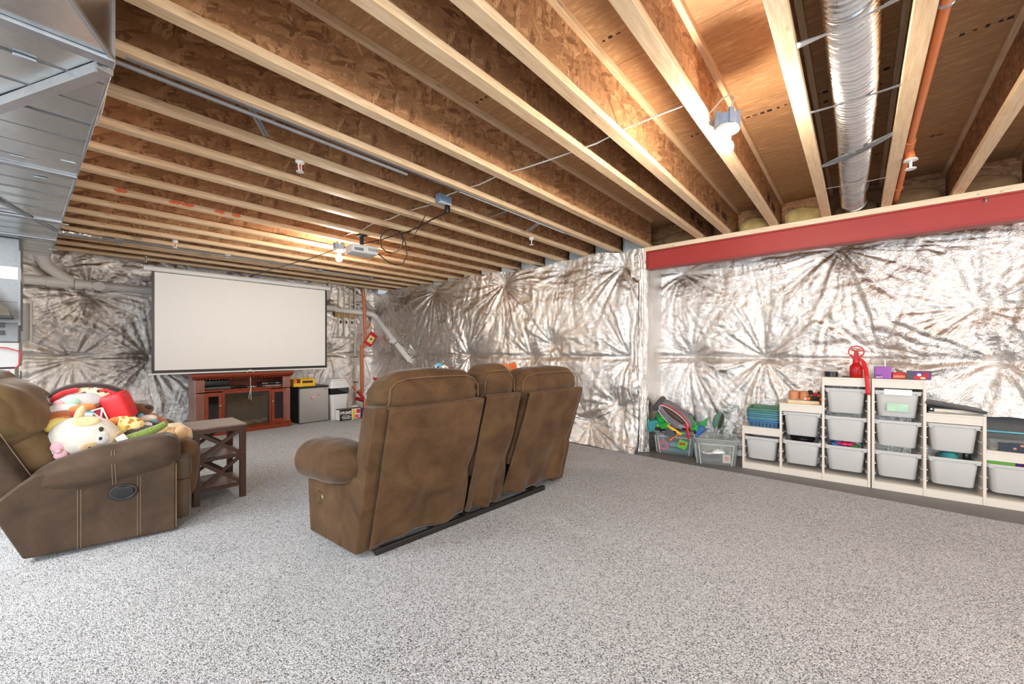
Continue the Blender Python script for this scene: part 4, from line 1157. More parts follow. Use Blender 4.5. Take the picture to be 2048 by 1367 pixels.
# seat, backrest, pillow back, footrest
B().soft((0.36, CW/2, 0.36), (0.72, CW-0.42, 0.24), 0.08, 8, (0.01, 0, 0.03)).build('seat_cushion', 'suede', t)
BK = -0.42                        # backward lean per metre
def ub(z): return 0.075+BK*(z-0.42)
b = B()
def wb(p):
    z = 0.66+p.z; return Vector((ub(z)-0.13+p.x+0.0, CW/2+p.y*(1-0.05*(p.z+0.33)), z))
b.soft((0, 0, 0), (0.16, CW-0.06, 0.68), 0.05, 10, (0, 0.01, 0), warp=wb); b.build('backrest', 'suede_dark', t)
def wp(p):
    z = 0.845+p.z
    k = (p.z+0.19)/0.38
    e = 0.016*math.sin(p.z*46+5*noise.noise((p.y*4, p.z*4, 1)))*min(1, abs(p.y)/0.25)*(1-0.5*k)
    e += 0.010*noise.noise((p.y*7, p.z*9, 4))
    return Vector((ub(z)-0.075+p.x*(1.12-0.2*k)+e, CW/2+p.y+0.4*e, z))
b = B().soft((0, 0, 0), (0.30, CW-0.14, 0.40), 0.14, 44, (0.05, 0.035, 0.03), warp=wp); b.build('pillow_back', 'suede_pale', t)
def wl(p):
    z = 0.575+p.z
    return Vector((ub(z)-0.03+p.x, CW/2+p.y, z))
B().soft((0, 0, 0), (0.22, CW-0.34, 0.30), 0.09, 10, (0.02, 0, 0), warp=wl).build('lumbar_cushion', 'suede_pale', t)
for vv in (0.065,):
    pts = [(ub(z)-0.055+0.02, vv+0.010-0.02*math.sin((z-0.45)/0.55*PI), z) for z in np.linspace(0.47, 0.98, 14)]
    B().tube(pts, 0.0012, 5).build('stitch_line', 'stitch', t)
# front of the chair: folded footrest panels and its padded roll
B().soft((0.672, CW/2-0.09, 0.185), (0.09, CW-0.30, 0.27), 0.03, 8, (0.01, 0, 0)).build('footrest_board', 'suede_dark', t)
B().soft((0.672, CW/2-0.10, 0.395), (0.10, CW-0.28, 0.17), 0.035, 8, (0.01, 0, 0)).build('footrest_board', 'suede_dark', t)
b = B()
def wf(p):
    e = 0.008*math.sin(p.y*70)*max(0, (abs(p.y)-0.25)/0.1) if abs(p.y) > 0.25 else 0
    return Vector((p.x+0.03*math.sin((p.z+0.2)*4)+e-0.10*max(0, p.y+0.1), p.y, p.z))
b.soft((0.665, CW/2-0.08, 0.345), (0.14, CW-0.38, 0.40), 0.07, 12, (0.02, 0.01, 0.01), warp=wf); b.build('footrest_pad', 'suede', t)
B().soft((0.690, CW/2-0.10, 0.13), (0.06, CW-0.42, 0.18), 0.035, 8).build('footrest_pad', 'suede_dark', t)
b = B().bar((0.05, 0.12, 0.016), (0.62, 0.12, 0.016), 0.03, 0.03).bar((0.05, CW-0.12, 0.016), (0.62, CW-0.12, 0.016), 0.03, 0.03)
b.build('base_rail', 'black_metal', t)

# ------------------------------------------------------------------ dark wooden side table with crossed braces
t = thing('side_table', 'dark wooden three tier side table with crossed braces beside the recliner', 'side table', (0.694, 3.722, 0.0), math.radians(-1.0))
W, D, Ht = 0.345, 0.425, 0.586
B().box(0, 0, Ht-0.012, W, D, Ht).build('tabletop', 'walnut_top_sheen', t, bevel=0.002)
b = B().box(0.002, 0.002, Ht-0.045, W-0.002, 0.022, Ht-0.0122).box(0.002, D-0.022, Ht-0.045, W-0.002, D-0.002, Ht-0.0122)
b.box(0.002, 0.022, Ht-0.045, 0.022, D-0.022, Ht-0.0122).box(W-0.022, 0.022, Ht-0.045, W-0.002, D-0.022, Ht-0.0122)
b.build('apron', 'walnut', t)
for x in (0.004, W-0.044):
    for y in (0.004, D-0.044):
        B().box(x, y, 0, x+0.04, y+0.04, Ht-0.0125).build('leg', 'walnut', t, bevel=0.002)
for z in (0.335, 0.105):
    B().box(0.01, 0.01, z, W-0.01, D-0.01, z+0.018).build('shelf', 'walnut_top_sheen', t)
    b = B().box(0.044, 0.008, z-0.008, W-0.044, 0.026, z+0.0185).box(0.044, D-0.026, z-0.008, W-0.044, D-0.008, z+0.0185)
    b.build('shelf_rail', 'walnut', t)
for y in (0.016, D-0.016):
    for z0, z1 in ((0.36, Ht-0.05), (0.13, 0.325)):
        B().bar((0.045, y, z0), (W-0.045, y, z1), 0.014, 0.026, (0, 1, 0) if False else (0, 0, 1)).build('cross_brace', 'walnut', t)
        B().bar((0.045, y+0.002, z1), (W-0.045, y+0.002, z0), 0.014, 0.026).build('cross_brace', 'walnut', t)

# ------------------------------------------------------------------ electric fireplace cabinet
FY = 6.62
X0, X1 = 1.245, 2.437
t = thing('fireplace_cabinet', 'cherry wood electric fireplace cabinet under the projection screen', 'fireplace cabinet', (X0, FY, 0.0))
W = X1-X0; DP = 0.42
B().box(0.02, 0.02, 0.0, W-0.02, DP, 0.075).box(0.0, -0.03, 0.0, W, DP, 0.065).build('plinth', 'cherry', t, bevel=0.006)
B().prism([(0.0, 0.075), (-0.02, 0.07), (-0.02, 0.078), (0.0, 0.095)], 0.0, W, 'X').build('plinth_moulding', 'cherry', t)
B().box(0.02, 0.02, 0.075, 0.045, DP, 0.80).build('side_board', 'cherry', t)
B().box(W-0.045, 0.02, 0.075, W-0.02, DP, 0.80).build('side_board', 'cherry', t)
B().box(0.045, DP-0.015, 0.075, W-0.045, DP, 0.80).build('back_board', 'cherry', t)
B().box(0.045, 0.01, 0.600, W-0.045, DP-0.015, 0.622).build('shelf', 'cherry', t, bevel=0.003)
B().box(-0.035, -0.05, 0.815, W+0.035, DP+0.01, 0.848).build('top_board', 'cherry', t, bevel=0.006)
B().prism([(-0.045, 0.815), (-0.03, 0.79), (0.0, 0.775), (0.02, 0.775), (0.02, 0.815)], -0.02, W+0.02, 'X').build('crown_moulding', 'cherry', t)
b = B()
for k in range(34): b.box(0.02+k*(W-0.05)/33, -0.026, 0.766, 0.02+k*(W-0.05)/33+0.016, 0.0, 0.776)
o = b.build('dentil_row', 'cherry', t); o['kind'] = 'stuff'
for px in (0.012, W-0.112):
    B().box(px, -0.006, 0.078, px+0.10, 0.025, 0.585).build('pilaster', 'pilaster', t, bevel=0.003)
    for k in range(5): B().soft((px+0.018+k*0.016, -0.008, 0.33), (0.010, 0.012, 0.46), 0.005, 4).build('flute', 'pilaster', t)
    B().box(px-0.002, -0.010, 0.60, px+0.102, 0.025, 0.765).build('pilaster_block', 'pilaster', t, bevel=0.004)
    B().box(px+0.018, -0.016, 0.625, px+0.082, -0.008, 0.74).box(px+0.030, -0.022, 0.645, px+0.070, -0.014, 0.72).build('block_panel', 'pilaster', t, bevel=0.003)
def cab_door(u0, u1, knob_u):
    z0, z1 = 0.095, 0.588
    f = 0.042
    b = B().box(u0, -0.008, z0, u0+f, 0.014, z1).box(u1-f, -0.008, z0, u1, 0.014, z1).box(u0+f, -0.008, z1-f-0.01, u1-f, 0.014, z1).box(u0+f, -0.008, z0, u1-f, 0.014, z0+f)
    d = b.build('door', 'cherry', t, bevel=0.003)
    B().box(u0+f, 0.0, z0+f, u1-f, 0.006, z1-f-0.01).build('door_glass', 'dark_glass', d)
    B().lathe((0, 0, 0), [(0.001, 0.0), (0.016, 0.0), (0.016, 0.006), (0.009, 0.010), (0.010, 0.018), (0.001, 0.022)], 14).build('knob', 'brass', d, loc=(knob_u, -0.008, 0.40), rot=(PI/2, 0, 0))
cab_door(0.115, 0.312, 0.292)
cab_door(W-0.270, W-0.115+0.045, W-0.250)
B().box(0.316, -0.004, 0.078, 0.342, 0.016, 0.598).box(W-0.300, -0.004, 0.078, W-0.273, 0.016, 0.598).box(0.342, -0.004, 0.565, W-0.300, 0.016, 0.598).build('firebox_surround', 'cherry', t, bevel=0.002)
b = B().box(0.342, -0.010, 0.078, 0.358, 0.01, 0.565).box(W-0.316, -0.010, 0.078, W-0.300, 0.01, 0.565).box(0.358, -0.010, 0.549, W-0.316, 0.01, 0.565).box(0.358, -0.010, 0.078, W-0.316, 0.01, 0.094)
b.build('firebox_frame', 'black_metal', t, bevel=0.002)
B().box(0.358, 0.002, 0.094, W-0.316, 0.006, 0.549).build('firebox_glass', 'firebox_glass', t)
B().box(0.47, -0.002, 0.50, 0.80, 0.0018, 0.53).build('heater_vent', 'black', t)
for k in range(6):
    B().ball((0.52+0.06*k, -0.0005, 0.13+0.02*(k % 2)), (0.045, 0.002, 0.022), 10, 6).build('log', 'stone', t)
# things on its open shelf
o = B().soft((0, 0, 0.045), (0.30, 0.22, 0.09), 0.02, 6).build('black_bag', 'black', None, loc=(X0+0.27, FY+0.20, 0.665))
tag(o, 'black pouch stacked at the left end of the fireplace shelf', 'pouch')
o = B().soft((0, 0, 0.02), (0.42, 0.24, 0.043), 0.018, 6).build('media_player', 'slate', None, loc=(X0+0.31, FY+0.16, 0.6225))
tag(o, 'flat dark media player under the black pouch on the fireplace shelf', 'media player')
t = thing('speaker_bar', 'short rounded black speaker lying at the middle of the fireplace shelf', 'speaker', (X0+0.515, FY+0.06, 0.6225))
B().soft((0, 0, 0.022), (0.20, 0.07, 0.042), 0.02, 8).build('body', 'black_gloss', t)
t = thing('control_box', 'small grey box with two white knobs on the fireplace shelf', 'box', (X0+0.68, FY+0.05, 0.6225))
B().box(-0.06, -0.02, 0, 0.06, 0.06, 0.03).build('case', 'slate', t, bevel=0.003)
for k in (-0.01, 0.02): B().cyl((k, -0.024, 0.016), (k, -0.0195, 0.016), 0.007, 10).build('knob', 'print_white', t)
t = thing('disc_player', 'silver and black disc player at the right end of the fireplace shelf', 'disc player', (X0+0.98, FY+0.16, 0.6225))
B().box(-0.16, -0.11, 0, 0.17, 0.10, 0.028).build('case', 'slate', t, bevel=0.004)
B().box(-0.12, -0.113, 0.004, 0.15, -0.1095, 0.02).build('front_strip', 'chrome', t)
t = thing('game_console', 'thin game console stacked on the disc player on the fireplace shelf', 'game console', (X0+0.96, FY+0.17, 0.651))
B().soft((0, 0, 0.02), (0.28, 0.18, 0.035), 0.008, 6).build('case', 'black', t)
for k in (-0.10, 0.09): B().box(k-0.04, -0.094, 0.012, k+0.04, -0.0885, 0.026).build('silver_strip', 'chrome', t)

# ------------------------------------------------------------------ mini fridge, yellow box, bin
t = thing('mini_fridge', 'small refrigerator with a silver door right of the fireplace cabinet', 'refrigerator', (2.556, 6.60, 0.0))
B().box(0.0, 0.05, 0.012, 0.455, 0.50, 0.575).build('cabinet', 'black', t, bevel=0.005)
B().soft((0.2275, 0.022, 0.288), (0.455, 0.045, 0.545), 0.012, 6).build('door', 'silver', t)
B().box(-0.002, 0.0, 0.565, 0.457, 0.50, 0.588).build('top_trim', 'black', t, bevel=0.004)
B().box(0.375, -0.0025, 0.525, 0.425, -0.0005, 0.540).build('badge', 'brass', t)
B().obox((0.235, -0.0015, 0.42), (0.125, 0.0015, 0.028), (0, math.radians(-21), 0)).build('sticker', 'print_red', t)
lettering('REDS', 0.042, 'print_white', t, (0.235, -0.0026, 0.42), (PI/2, math.radians(-21), 0), 0.0003, 'sticker_lettering')
for x in (0.03, 0.42):
    for y in (0.06, 0.46): B().cyl((x, y, 0), (x, y, 0.0125), 0.015, 8).build('foot', 'black', t)
t = thing('snack_box', 'yellow cardboard box standing on top of the mini fridge', 'box', (2.50, 6.68, 0.5885))
B().box(0.0, 0, 0, 0.33, 0.16, 0.018).box(0.0, 0.0, 0.018, 0.006, 0.16, 0.115).box(0.324, 0.0, 0.018, 0.33, 0.16, 0.115).box(0.006, 0.15, 0.018, 0.324, 0.16, 0.125).box(0.006, 0.0, 0.018, 0.324, 0.006, 0.055).box(0.10, -0.0008, 0.02, 0.324, 0.004, 0.115).build('carton', 'gold_yellow', t)
for k in range(6): B().soft((0.04+k*0.05, 0.07, 0.07), (0.045, 0.11, 0.085), 0.012, 4).build('snack_pack', ['orange', 'dark_brown', 'orange', 'gold_yellow', 'dark_brown', 'orange'][k], t)
B().box(0.13, -0.0022, 0.05, 0.29, -0.001, 0.09).build('printed_band', 'dark_brown', t)
t = thing('trash_can', 'white swing-lid trash can with black bag beside the mini fridge', 'trash can', (3.185, 6.70, 0.0))
B().loft([(0, 0, 0.0, 0.115, 0.115, 0.03), (0, 0, 0.02, 0.12, 0.12, 0.03), (0, 0, 0.46, 0.152, 0.15, 0.035)]).build('bucket', 'white_plastic', t)
B().loft([(0, 0, 0.43, 0.154, 0.152, 0.036), (0, 0, 0.47, 0.158, 0.156, 0.036), (0, 0, 0.535, 0.160, 0.158, 0.036)]).build('bag_liner', 'black_gloss', t)
B().loft([(0, 0, 0.535, 0.166, 0.164, 0.04), (0, 0, 0.575, 0.168, 0.166, 0.04), (0, 0, 0.66, 0.135, 0.13, 0.04), (0, 0, 0.685, 0.115, 0.11, 0.04)]).build('lid', 'white_plastic', t)
B().prism([(-0.168, 0.60), (-0.150, 0.655), (-0.132, 0.66), (-0.15, 0.60)], -0.10, 0.10, 'X').build('swing_flap', 'white_plastic', t)

# drink carton and toys by the riser
t = thing('drink_carton', 'black drink carton with white lettering on the carpet by the riser', 'box', (3.10, 6.40, 0.003), math.radians(-1.5))
B().box(0.0, 0, 0, 0.38, 0.15, 0.185).build('carton', 'black', t, bevel=0.002)
lettering('PRIME', 0.072, 'print_white', t, (0.105, -0.0012, 0.125), (PI/2, 0, 0), 0.0004)
for (a, c, z0, z1) in ((0.03, 0.10, 0.05, 0.06), (0.11, 0.19, 0.05, 0.06), (0.05, 0.18, 0.025, 0.035), (0.04, 0.17, 0.075, 0.082)):
    B().box(a, -0.0012, z0, c, -0.0002, z1).build('print_line', 'print_white', t)
B().box(-0.002, 0.002, 0.01, 0.0, 0.148, 0.175).build('end_print', 'print_white', t)
t = thing('toy_package', 'brightly coloured square toy package leaning on the black carton', 'box', (3.295, 6.365, 0.010), math.radians(-2))
B().box(0.0, 0, 0, 0.145, 0.02, 0.175).build('card', 'print_white', t, bevel=0.001)
for (a, c, z0, z1, m) in ((0.004, 0.05, 0.02, 0.17, 'gold_yellow'), (0.02, 0.07, 0.09, 0.165, 'plush_mint'), (0.075, 0.14, 0.10, 0.168, 'red'), (0.05, 0.10, 0.03, 0.08, 'hot_pink'), (0.095, 0.142, 0.035, 0.09, 'plush_grey'), (0.01, 0.09, 0.004, 0.025, 'lime'), (0.09, 0.142, 0.004, 0.03, 'hot_pink')):
    B().box(a, -0.0015-0.0003*len(m), z0, c, -0.0002, z1).build('picture_patch', m, t)
o = B().soft((0, 0, 0.10), (0.13, 0.10, 0.20), 0.03, 6, wob=0.02).build('plastic_bag', 'bin_white', None, loc=(3.46, 6.62, 0.0))
tag(o, 'crumpled see-through bag behind the colourful toy package', 'bag')
t = thing('toy_blaster', 'red and white toy blaster standing at the foot of the orange riser', 'toy blaster', (3.90, 7.20, 0.0), math.radians(-50))
B().soft((0, 0, 0.30), (0.20, 0.04, 0.055), 0.015, 4, rot=(0, math.radians(50), 0)).build('body', 'red', t)
B().soft((-0.02, 0, 0.22), (0.16, 0.055, 0.06), 0.015, 4, rot=(0, math.radians(20), 0)).build('grip', 'deep_red', t)
B().soft((0.10, 0.0, 0.28), (0.14, 0.06, 0.05), 0.012, 4, rot=(0, math.radians(60), 0)).build('magazine', 'print_white', t)
B().cyl((-0.10, 0, 0.40), (-0.16, 0, 0.47), 0.018, 10).build('muzzle', 'orange', t)
B().soft((0.0, 0, 0.09), (0.07, 0.05, 0.19), 0.015, 4).build('stock', 'print_white', t)
o = B().ball((0, 0, 0.09), (0.075, 0.07, 0.09), 14, 10).build('orange_ball', 'orange', None, loc=(3.80, 6.72, 0.12)); tag(o, 'orange toy piece resting on the toy heap by the riser', 'toy')
o = B().soft((0, 0, 0.07), (0.20, 0.16, 0.14), 0.04, 6, wob=0.03).build('toy_sack', 'dark_purple', None, loc=(3.62, 6.60, 0.0)); tag(o, 'dark purple toy bundle behind the carton by the riser', 'toy')
o = B().soft((0, 0, 0.075), (0.18, 0.14, 0.13), 0.03, 6, wob=0.03).build('toy_sack', 'plush_grey', None, loc=(3.80, 6.74, 0.0)); tag(o, 'pale grey toy bundle under the orange toy by the riser', 'toy')
# kite leaning on the foil wall behind the sofa
t = thing('kite', 'red and blue kite corner showing past the left end of the sofa', 'kite', (0, 0, 0))
P = [on(745, 754, X=4.18), on(777, 759, X=4.22), on(760, 773, X=4.18)]
a, c, d = P
tip2 = Vector((4.24, a.y-0.95, a.z-0.05)); low = Vector((4.20, a.y-0.75, 0.012))
m = a.lerp(tip2, 0.30); m2 = a.lerp(low, 0.42)
def tri(p, q, r, mname):
    off = Vector((0.004, 0, 0)); b = B(); b.add([p, q, r, p+off, q+off, r+off], [(0, 1, 2), (5, 4, 3), (0, 3, 4, 1), (1, 4, 5, 2), (2, 5, 3, 0)]); return b.build('kite_panel', mname, t)
tri(a, m, m2, 'red'); tri(m, tip2, low, 'blue')
b = B(); off = Vector((0.004, 0, 0)); b.add([m, low, m2, m+off, low+off, m2+off], [(0, 1, 2), (5, 4, 3)]); b.build('kite_panel', 'blue', t)
B().tube([a, m2, low], 0.004, 5).build('kite_spar', 'black', t)
# ------------------------------------------------------------------ stepped storage frames with pull-out bins along the alcove wall
SO = Vector((4.537, 0.876, -0.005)); SA = math.radians(3.6-90)     # u runs along the shelf to the right, v into the wall
def sw(u, v, z): 
    c, s = math.cos(SA), math.sin(SA)
    return Vector((SO.x+u*c-v*s, SO.y+u*s+v*c, SO.z+z))
STEP = [0.422, 0.675, 0.935]
def storage_frame(u0, order, label):
    t = thing('storage_rack', label, 'storage unit', sw(u0, 0, 0), SA, 'stepped cream storage frames')
    L = 0.960; c = L/3.0; D = 0.44; th = 0.019
    hs = [STEP[i] for i in order]
    # end panels and dividers rise to the taller neighbour
    edges = [(0, hs[0])]+[(c*k, max(hs[k-1], hs[k])) for k in (1, 2)]+[(L, hs[2])]
    for k, (x, h) in enumerate(edges):
        xa = x if k == 0 else (x-th if k == 3 else x-th/2)
        B().box(xa, 0, 0, xa+th, D, h).build('side_panel', 'cream_paint', t, bevel=0.002)
    for k in range(3):
        xa = c*k+(th if k == 0 else th/2); xb = c*(k+1)-(th if k == 2 else th/2)
        h = hs[k]
        B().box(xa, 0, h-0.016, xb, D, h-0.0005).build('top_board', 'cream_paint', t, bevel=0.001)
        B().box(xa, 0.002, h-0.075, xb, 0.018, h-0.0165).build('top_rail', 'cream_paint', t, bevel=0.001)
        B().box(xa, D-0.01, 0.06, xb, D-0.004, h-0.02).build('back_board', 'cream_paint', t)
        # moulded runners on both sides of the bay
        for x, s in ((xa, 1), (xb, -1)):
            z = 0.12
            while z < h-0.10:
                B().box(min(x, x+s*0.011), 0.02, z, max(x, x+s*0.011), D-0.03, z+0.006).build('runner', 'cream_paint', t)
                z += 0.0875
    B().box(th, 0.004, 0.0, L-th, 0.022, 0.060).build('base_rail', 'cream_paint', t, bevel=0.001)
    B().box(th, 0.022, 0.05, L-th, D-0.01, 0.062).build('base_board', 'cream_paint', t)
    return t
storage_frame(0.0, (0, 1, 2), 'cream stepped storage frame rising to the right, beside the clear boxes')
storage_frame(0.967, (2, 1, 0), 'cream stepped storage frame descending to the right edge')
BW, BH, BD = 0.272, 0.222, 0.395
def storage_bin(u, zlip, label, dz=0.0, pull=0.0):
    t = thing('storage_bin', label, 'bin', sw(u, 0.012-pull, zlip-BH), SA, 'white pull-out storage bins')
    b = B(); cy = BD/2
    hx, hy = BW/2, BD/2
    b.loft([(0, cy, 0.0, hx-0.028, hy-0.035, 0.03), (0, cy, 0.006, hx-0.022, hy-0.030, 0.035), (0, cy, BH-0.022, hx-0.004, hy-0.008, 0.035),
            (0, cy, BH-0.021, hx+0.010, hy+0.004, 0.02), (0, cy, BH-0.001, hx+0.011, hy+0.006, 0.02), (0, cy, BH, hx+0.009, hy+0.004, 0.02),
            (0, cy, BH-0.002, hx-0.008, hy-0.012, 0.033), (0, cy, 0.010, hx-0.026, hy-0.034, 0.033)])
    b.build('tub', 'bin_white', t, sharp=0.9)
    for s in (-1, 1):
        B().box(s*(hx-0.01)-0.012, 0.004, BH-0.034, s*(hx-0.01)+0.012, 0.030, BH-0.0215).build('rail_tab', 'bin_white', t)
    return t
c = 0.32
b_left = [(0.160, 0.322, 'white bin alone in the lowest bay nearest the clear boxes'),
          (0.480, 0.595, 'upper white bin in the middle bay of the left frame'),
          (0.480, 0.330, 'lower white bin in the left frame, black cap inside'),
          (0.797, 0.838, 'top white bin in the left tall bay below the red sprayer'),
          (0.797, 0.588, 'second white bin of the left tall bay'),
          (0.797, 0.328, 'bottom white bin of left tall bay with a pink flower toy'),
          (1.130, 0.838, 'top white bin with a paper label under the purple box'),
          (1.130, 0.588, 'middle white bin of the right tall bay'),
          (1.130, 0.328, 'bottom white bin of the right tall bay'),
          (1.450, 0.595, 'upper white bin under the slanted grey binder'),
          (1.450, 0.330, 'lower white bin under the binder, teal ball inside'),
          (1.768, 0.322, 'white bin at the right edge full of green toys')]
for k, (u, z, lab) in enumerate(b_left):
    tt = storage_bin(u, z, lab, pull=0.0 if k not in (2, 5, 10) else 0.012)
    if 'paper label' in lab:
        B().box(-0.085, -0.006, BH-0.035, 0.085, -0.0035, BH+0.012).build('label_holder', 'print_white', tt)
        B().box(-0.065, 0.006, 0.05, 0.065, 0.009, 0.115).build('paper_label', 'plush_mint', tt)
# toys showing inside and above the bins
def toy(name, key, b, u, v, z, label, cat='toy', rz=0.0, group=None):
    o = b.build(name, key, None, loc=sw(u, v, z), rot=(0, 0, SA+rz)); return tag(o, label, cat, group)
toy('baseball_hat', 'black', B().ball((0, 0, 0), (0.10, 0.12, 0.055), 16, 8).soft((0, -0.12, -0.015), (0.13, 0.10, 0.012), 0.005, 6), 0.485, 0.21, 0.33, 'black cap lying in the lower bin of the left frame', 'cap')
t = thing('flower_toy', 'pink flower shaped toy on top of the bottom tall bin', 'toy', sw(0.80, 0.12, 0.335), SA)
b = B()
for k in range(7):
    a = 2*PI*k/7; b.ball((0.045*math.cos(a), 0.045*math.sin(a), 0.0), (0.026, 0.026, 0.014), 10, 6)
b.build('petals', 'hot_pink', t); B().ball((0, 0, 0.012), (0.022, 0.022, 0.014), 10, 6).build('flower_centre', 'deep_red', t)
toy('toy_car', 'blue', B().soft((0, 0, 0), (0.10, 0.07, 0.05), 0.02, 6).soft((0.0, 0, 0.03), (0.05, 0.06, 0.03), 0.012, 4), 0.745, 0.13, 0.315, 'blue toy car in the bottom tall bin beside the pink flower')
toy('toy_block', 'green', B().soft((0, 0, 0), (0.07, 0.06, 0.05), 0.012, 4), 0.86, 0.17, 0.305, 'green toy block in the bottom tall bin')
for k, (u, z, m, nm) in enumerate([(0.72, 0.17, 'pink', 'pink'), (0.83, 0.20, 'red', 'red'), (0.78, 0.14, 'plush_pink', 'pale pink')]):
    toy('toy_ball', m, B().ball((0, 0, 0), 0.045, 12, 8), u+0.01, 0.09, z, nm+' ball seen faintly through the bottom tall bin of the left frame')
toy('toy_ball', 'teal', B().ball((0, 0, 0), 0.055, 14, 10).torus((0, 0, 0), 0.056, 0.006, (0, 0.4, 1), 20, 6), 1.44, 0.12, 0.315, 'teal ball peeking over the lower bin under the binder')
toy('toy_gripper', 'black', B().soft((0, 0, 0), (0.04, 0.05, 0.06), 0.012, 4), 1.545, 0.15, 0.33, 'small black toy end over the lower bin under the binder')
toy('toy_block', 'orange', B().soft((0, 0, 0), (0.09, 0.07, 0.07), 0.02, 4), 1.43, 0.08, 0.17, 'orange toy seen through the lower bin under the binder')
toy('toy_vehicle', 'lime', B().soft((0, 0, 0), (0.16, 0.14, 0.07), 0.025, 6).soft((0.02, 0, 0.03), (0.08, 0.10, 0.04), 0.015, 4), 1.70, 0.13, 0.325, 'bright green toy vehicle over the right edge bin')
toy('toy_figure', 'dark_purple', B().ball((0, 0, 0), (0.028, 0.028, 0.032), 10, 8).ball((0, 0, 0.035), 0.02, 10, 8).ball((0.035, 0, -0.01), (0.02, 0.015, 0.015), 8, 6), 1.79, 0.09, 0.33, 'purple toy figure among toys in the right edge bin')
toy('toy_truck', 'deep_red', B().soft((0, 0, 0), (0.13, 0.10, 0.075), 0.015, 4).box(-0.05, -0.052, 0.0, 0.05, -0.049, 0.02), 1.85, 0.13, 0.335, 'dark red toy truck in the right edge bin')

# ------------------------------------------------------------------ things standing on the frames
# nested plastic baskets on the low step
def basket(z, key, label, hh, holes=False):
    t = thing('plastic_basket', label, 'basket', sw(0.175, 0.19, z), SA, 'nested plastic baskets')
    b = B(); hx, hy = 0.128, 0.165
    b.loft([(0, 0, 0.0, hx-0.012, hy-0.012, 0.02), (0, 0, hh-0.014, hx, hy, 0.022), (0, 0, hh-0.013, hx+0.013, hy+0.013, 0.026), (0, 0, hh-0.005, hx+0.013, hy+0.013, 0.026), (0, 0, hh, hx+0.004, hy+0.004, 0.024),
            (0, 0, hh-0.001, hx-0.004, hy-0.004, 0.02), (0, 0, 0.006, hx-0.015, hy-0.015, 0.02)])
    b.build('tub', key, t, sharp=0.9)
    if holes:
        for k in range(7): B().box(-0.10+k*0.031, -hy+0.001, 0.012, -0.088+k*0.031, -hy+0.006, hh-0.03).build('slot', 'navy', t)
    return t
zb = 0.4175
basket(zb, 'basket_blue', 'bottom blue basket of the nested stack on the low step', 0.075, True)
for k in range(4):
    basket(zb+0.028+k*0.020, 'basket_teal' if k % 2 else 'basket_mid', ['teal basket second from the bottom of the nested stack', 'teal basket in the middle of the nested stack',
            'teal basket third from the top of the nested stack', 'teal basket just under the green one'][k], 0.075)
tt = basket(zb+0.100, 'basket_green', 'green top basket of the nested stack with a handle slot', 0.085)
B().box(-0.03, -0.166, 0.045, 0.075, -0.159, 0.062).build('handle_slot', 'dark_brown', tt)
# middle step, left frame: boxed toy tray, pots, robot toy
t = thing('board_game', 'flat pale game box lying on the middle step of the left frame', 'game box', sw(0.475, 0.16, 0.6755), SA+0.15)
B().box(-0.12, -0.13, 0, 0.12, 0.14, 0.022).build('box', 'plush_tan', t, bevel=0.002)
B().box(-0.118, -0.128, 0.0222, 0.118, 0.138, 0.026).build('lid', 'print_white', t)
t = thing('dough_pots', 'two orange toned plastic tubs taped together on the pale game box', 'tubs', sw(0.46, 0.17, 0.7022), SA)
for x in (-0.042, 0.042):
    B().lathe((x, 0, 0), [(0.001, 0), (0.038, 0.0), (0.042, 0.03), (0.041, 0.075), (0.036, 0.08), (0.001, 0.08)], 16).build('tub', 'cardboard', t)
    B().lathe((x, 0, 0), [(0.0425, 0.045), (0.0435, 0.047), (0.0435, 0.050), (0.0425, 0.052)], 16).build('rim', 'skin_peach', t)
toy('toy_eye', 'black_gloss', B().ball((0, 0, 0), 0.022, 12, 8), 0.545, 0.16, 0.775, 'shiny black ball beside the orange tubs')
t = thing('robot_toy', 'orange and black robot toy on the middle step against the tall bay', 'toy', sw(0.575, 0.12, 0.7015), SA+0.3)
B().soft((0, 0, 0.022), (0.10, 0.05, 0.04), 0.012, 4).build('body', 'black', t)
for k, (x, z, r, m) in enumerate([(-0.05, 0.020, 0.018, 'orange'), (0.05, 0.018, 0.018, 'orange'), (0.0, 0.058, 0.020, 'deep_red'), (0.03, 0.075, 0.012, 'black'), (-0.03, 0.07, 0.014, 'black'), (-0.075, 0.018, 0.012, 'print_white'), (0.075, 0.012, 0.012, 'orange')]):
    B().ball((x, -0.015, z), r, 10, 8).build('limb', m, t)
t = thing('orange_bottle', 'small orange bottle standing behind the robot toy by the tall bay', 'bottle', sw(0.612, 0.26, 0.6755), SA)
B().lathe((0, 0, 0), [(0.001, 0), (0.014, 0), (0.016, 0.06), (0.012, 0.09), (0.007, 0.11), (0.001, 0.112)], 14).build('body', 'orange', t)
# tall tops
t = thing('snow_globe', 'clear dome on a black round base at the left of the tall top', 'ornament', sw(0.700, 0.12, 0.9355), SA)
B().lathe((0, 0, 0), [(0.001, 0), (0.050, 0), (0.050, 0.042), (0.046, 0.045), (0.001, 0.045)], 24).build('base', 'black', t)
B().lathe((0, 0, 0), [(0.047, 0.0455), (0.046, 0.065), (0.036, 0.088), (0.018, 0.102), (0.001, 0.106)], 24).build('dome', 'bottle_clear', t)
t = thing('key_bunch', 'tiny dark clip lying beside the red sprayer', 'clip', sw(0.795, 0.09, 0.9358), SA)
B().soft((0, 0, 0.006), (0.04, 0.02, 0.012), 0.004, 4).torus((0.03, 0, 0.004), 0.012, 0.003, (0, 0, 1), 14, 5).build('clip', 'black', t)
t = thing('spray_bottle', 'red transparent misting bottle with ring fan and hanging strap', 'spray bottle', sw(0.873, 0.10, 0.9355), SA)
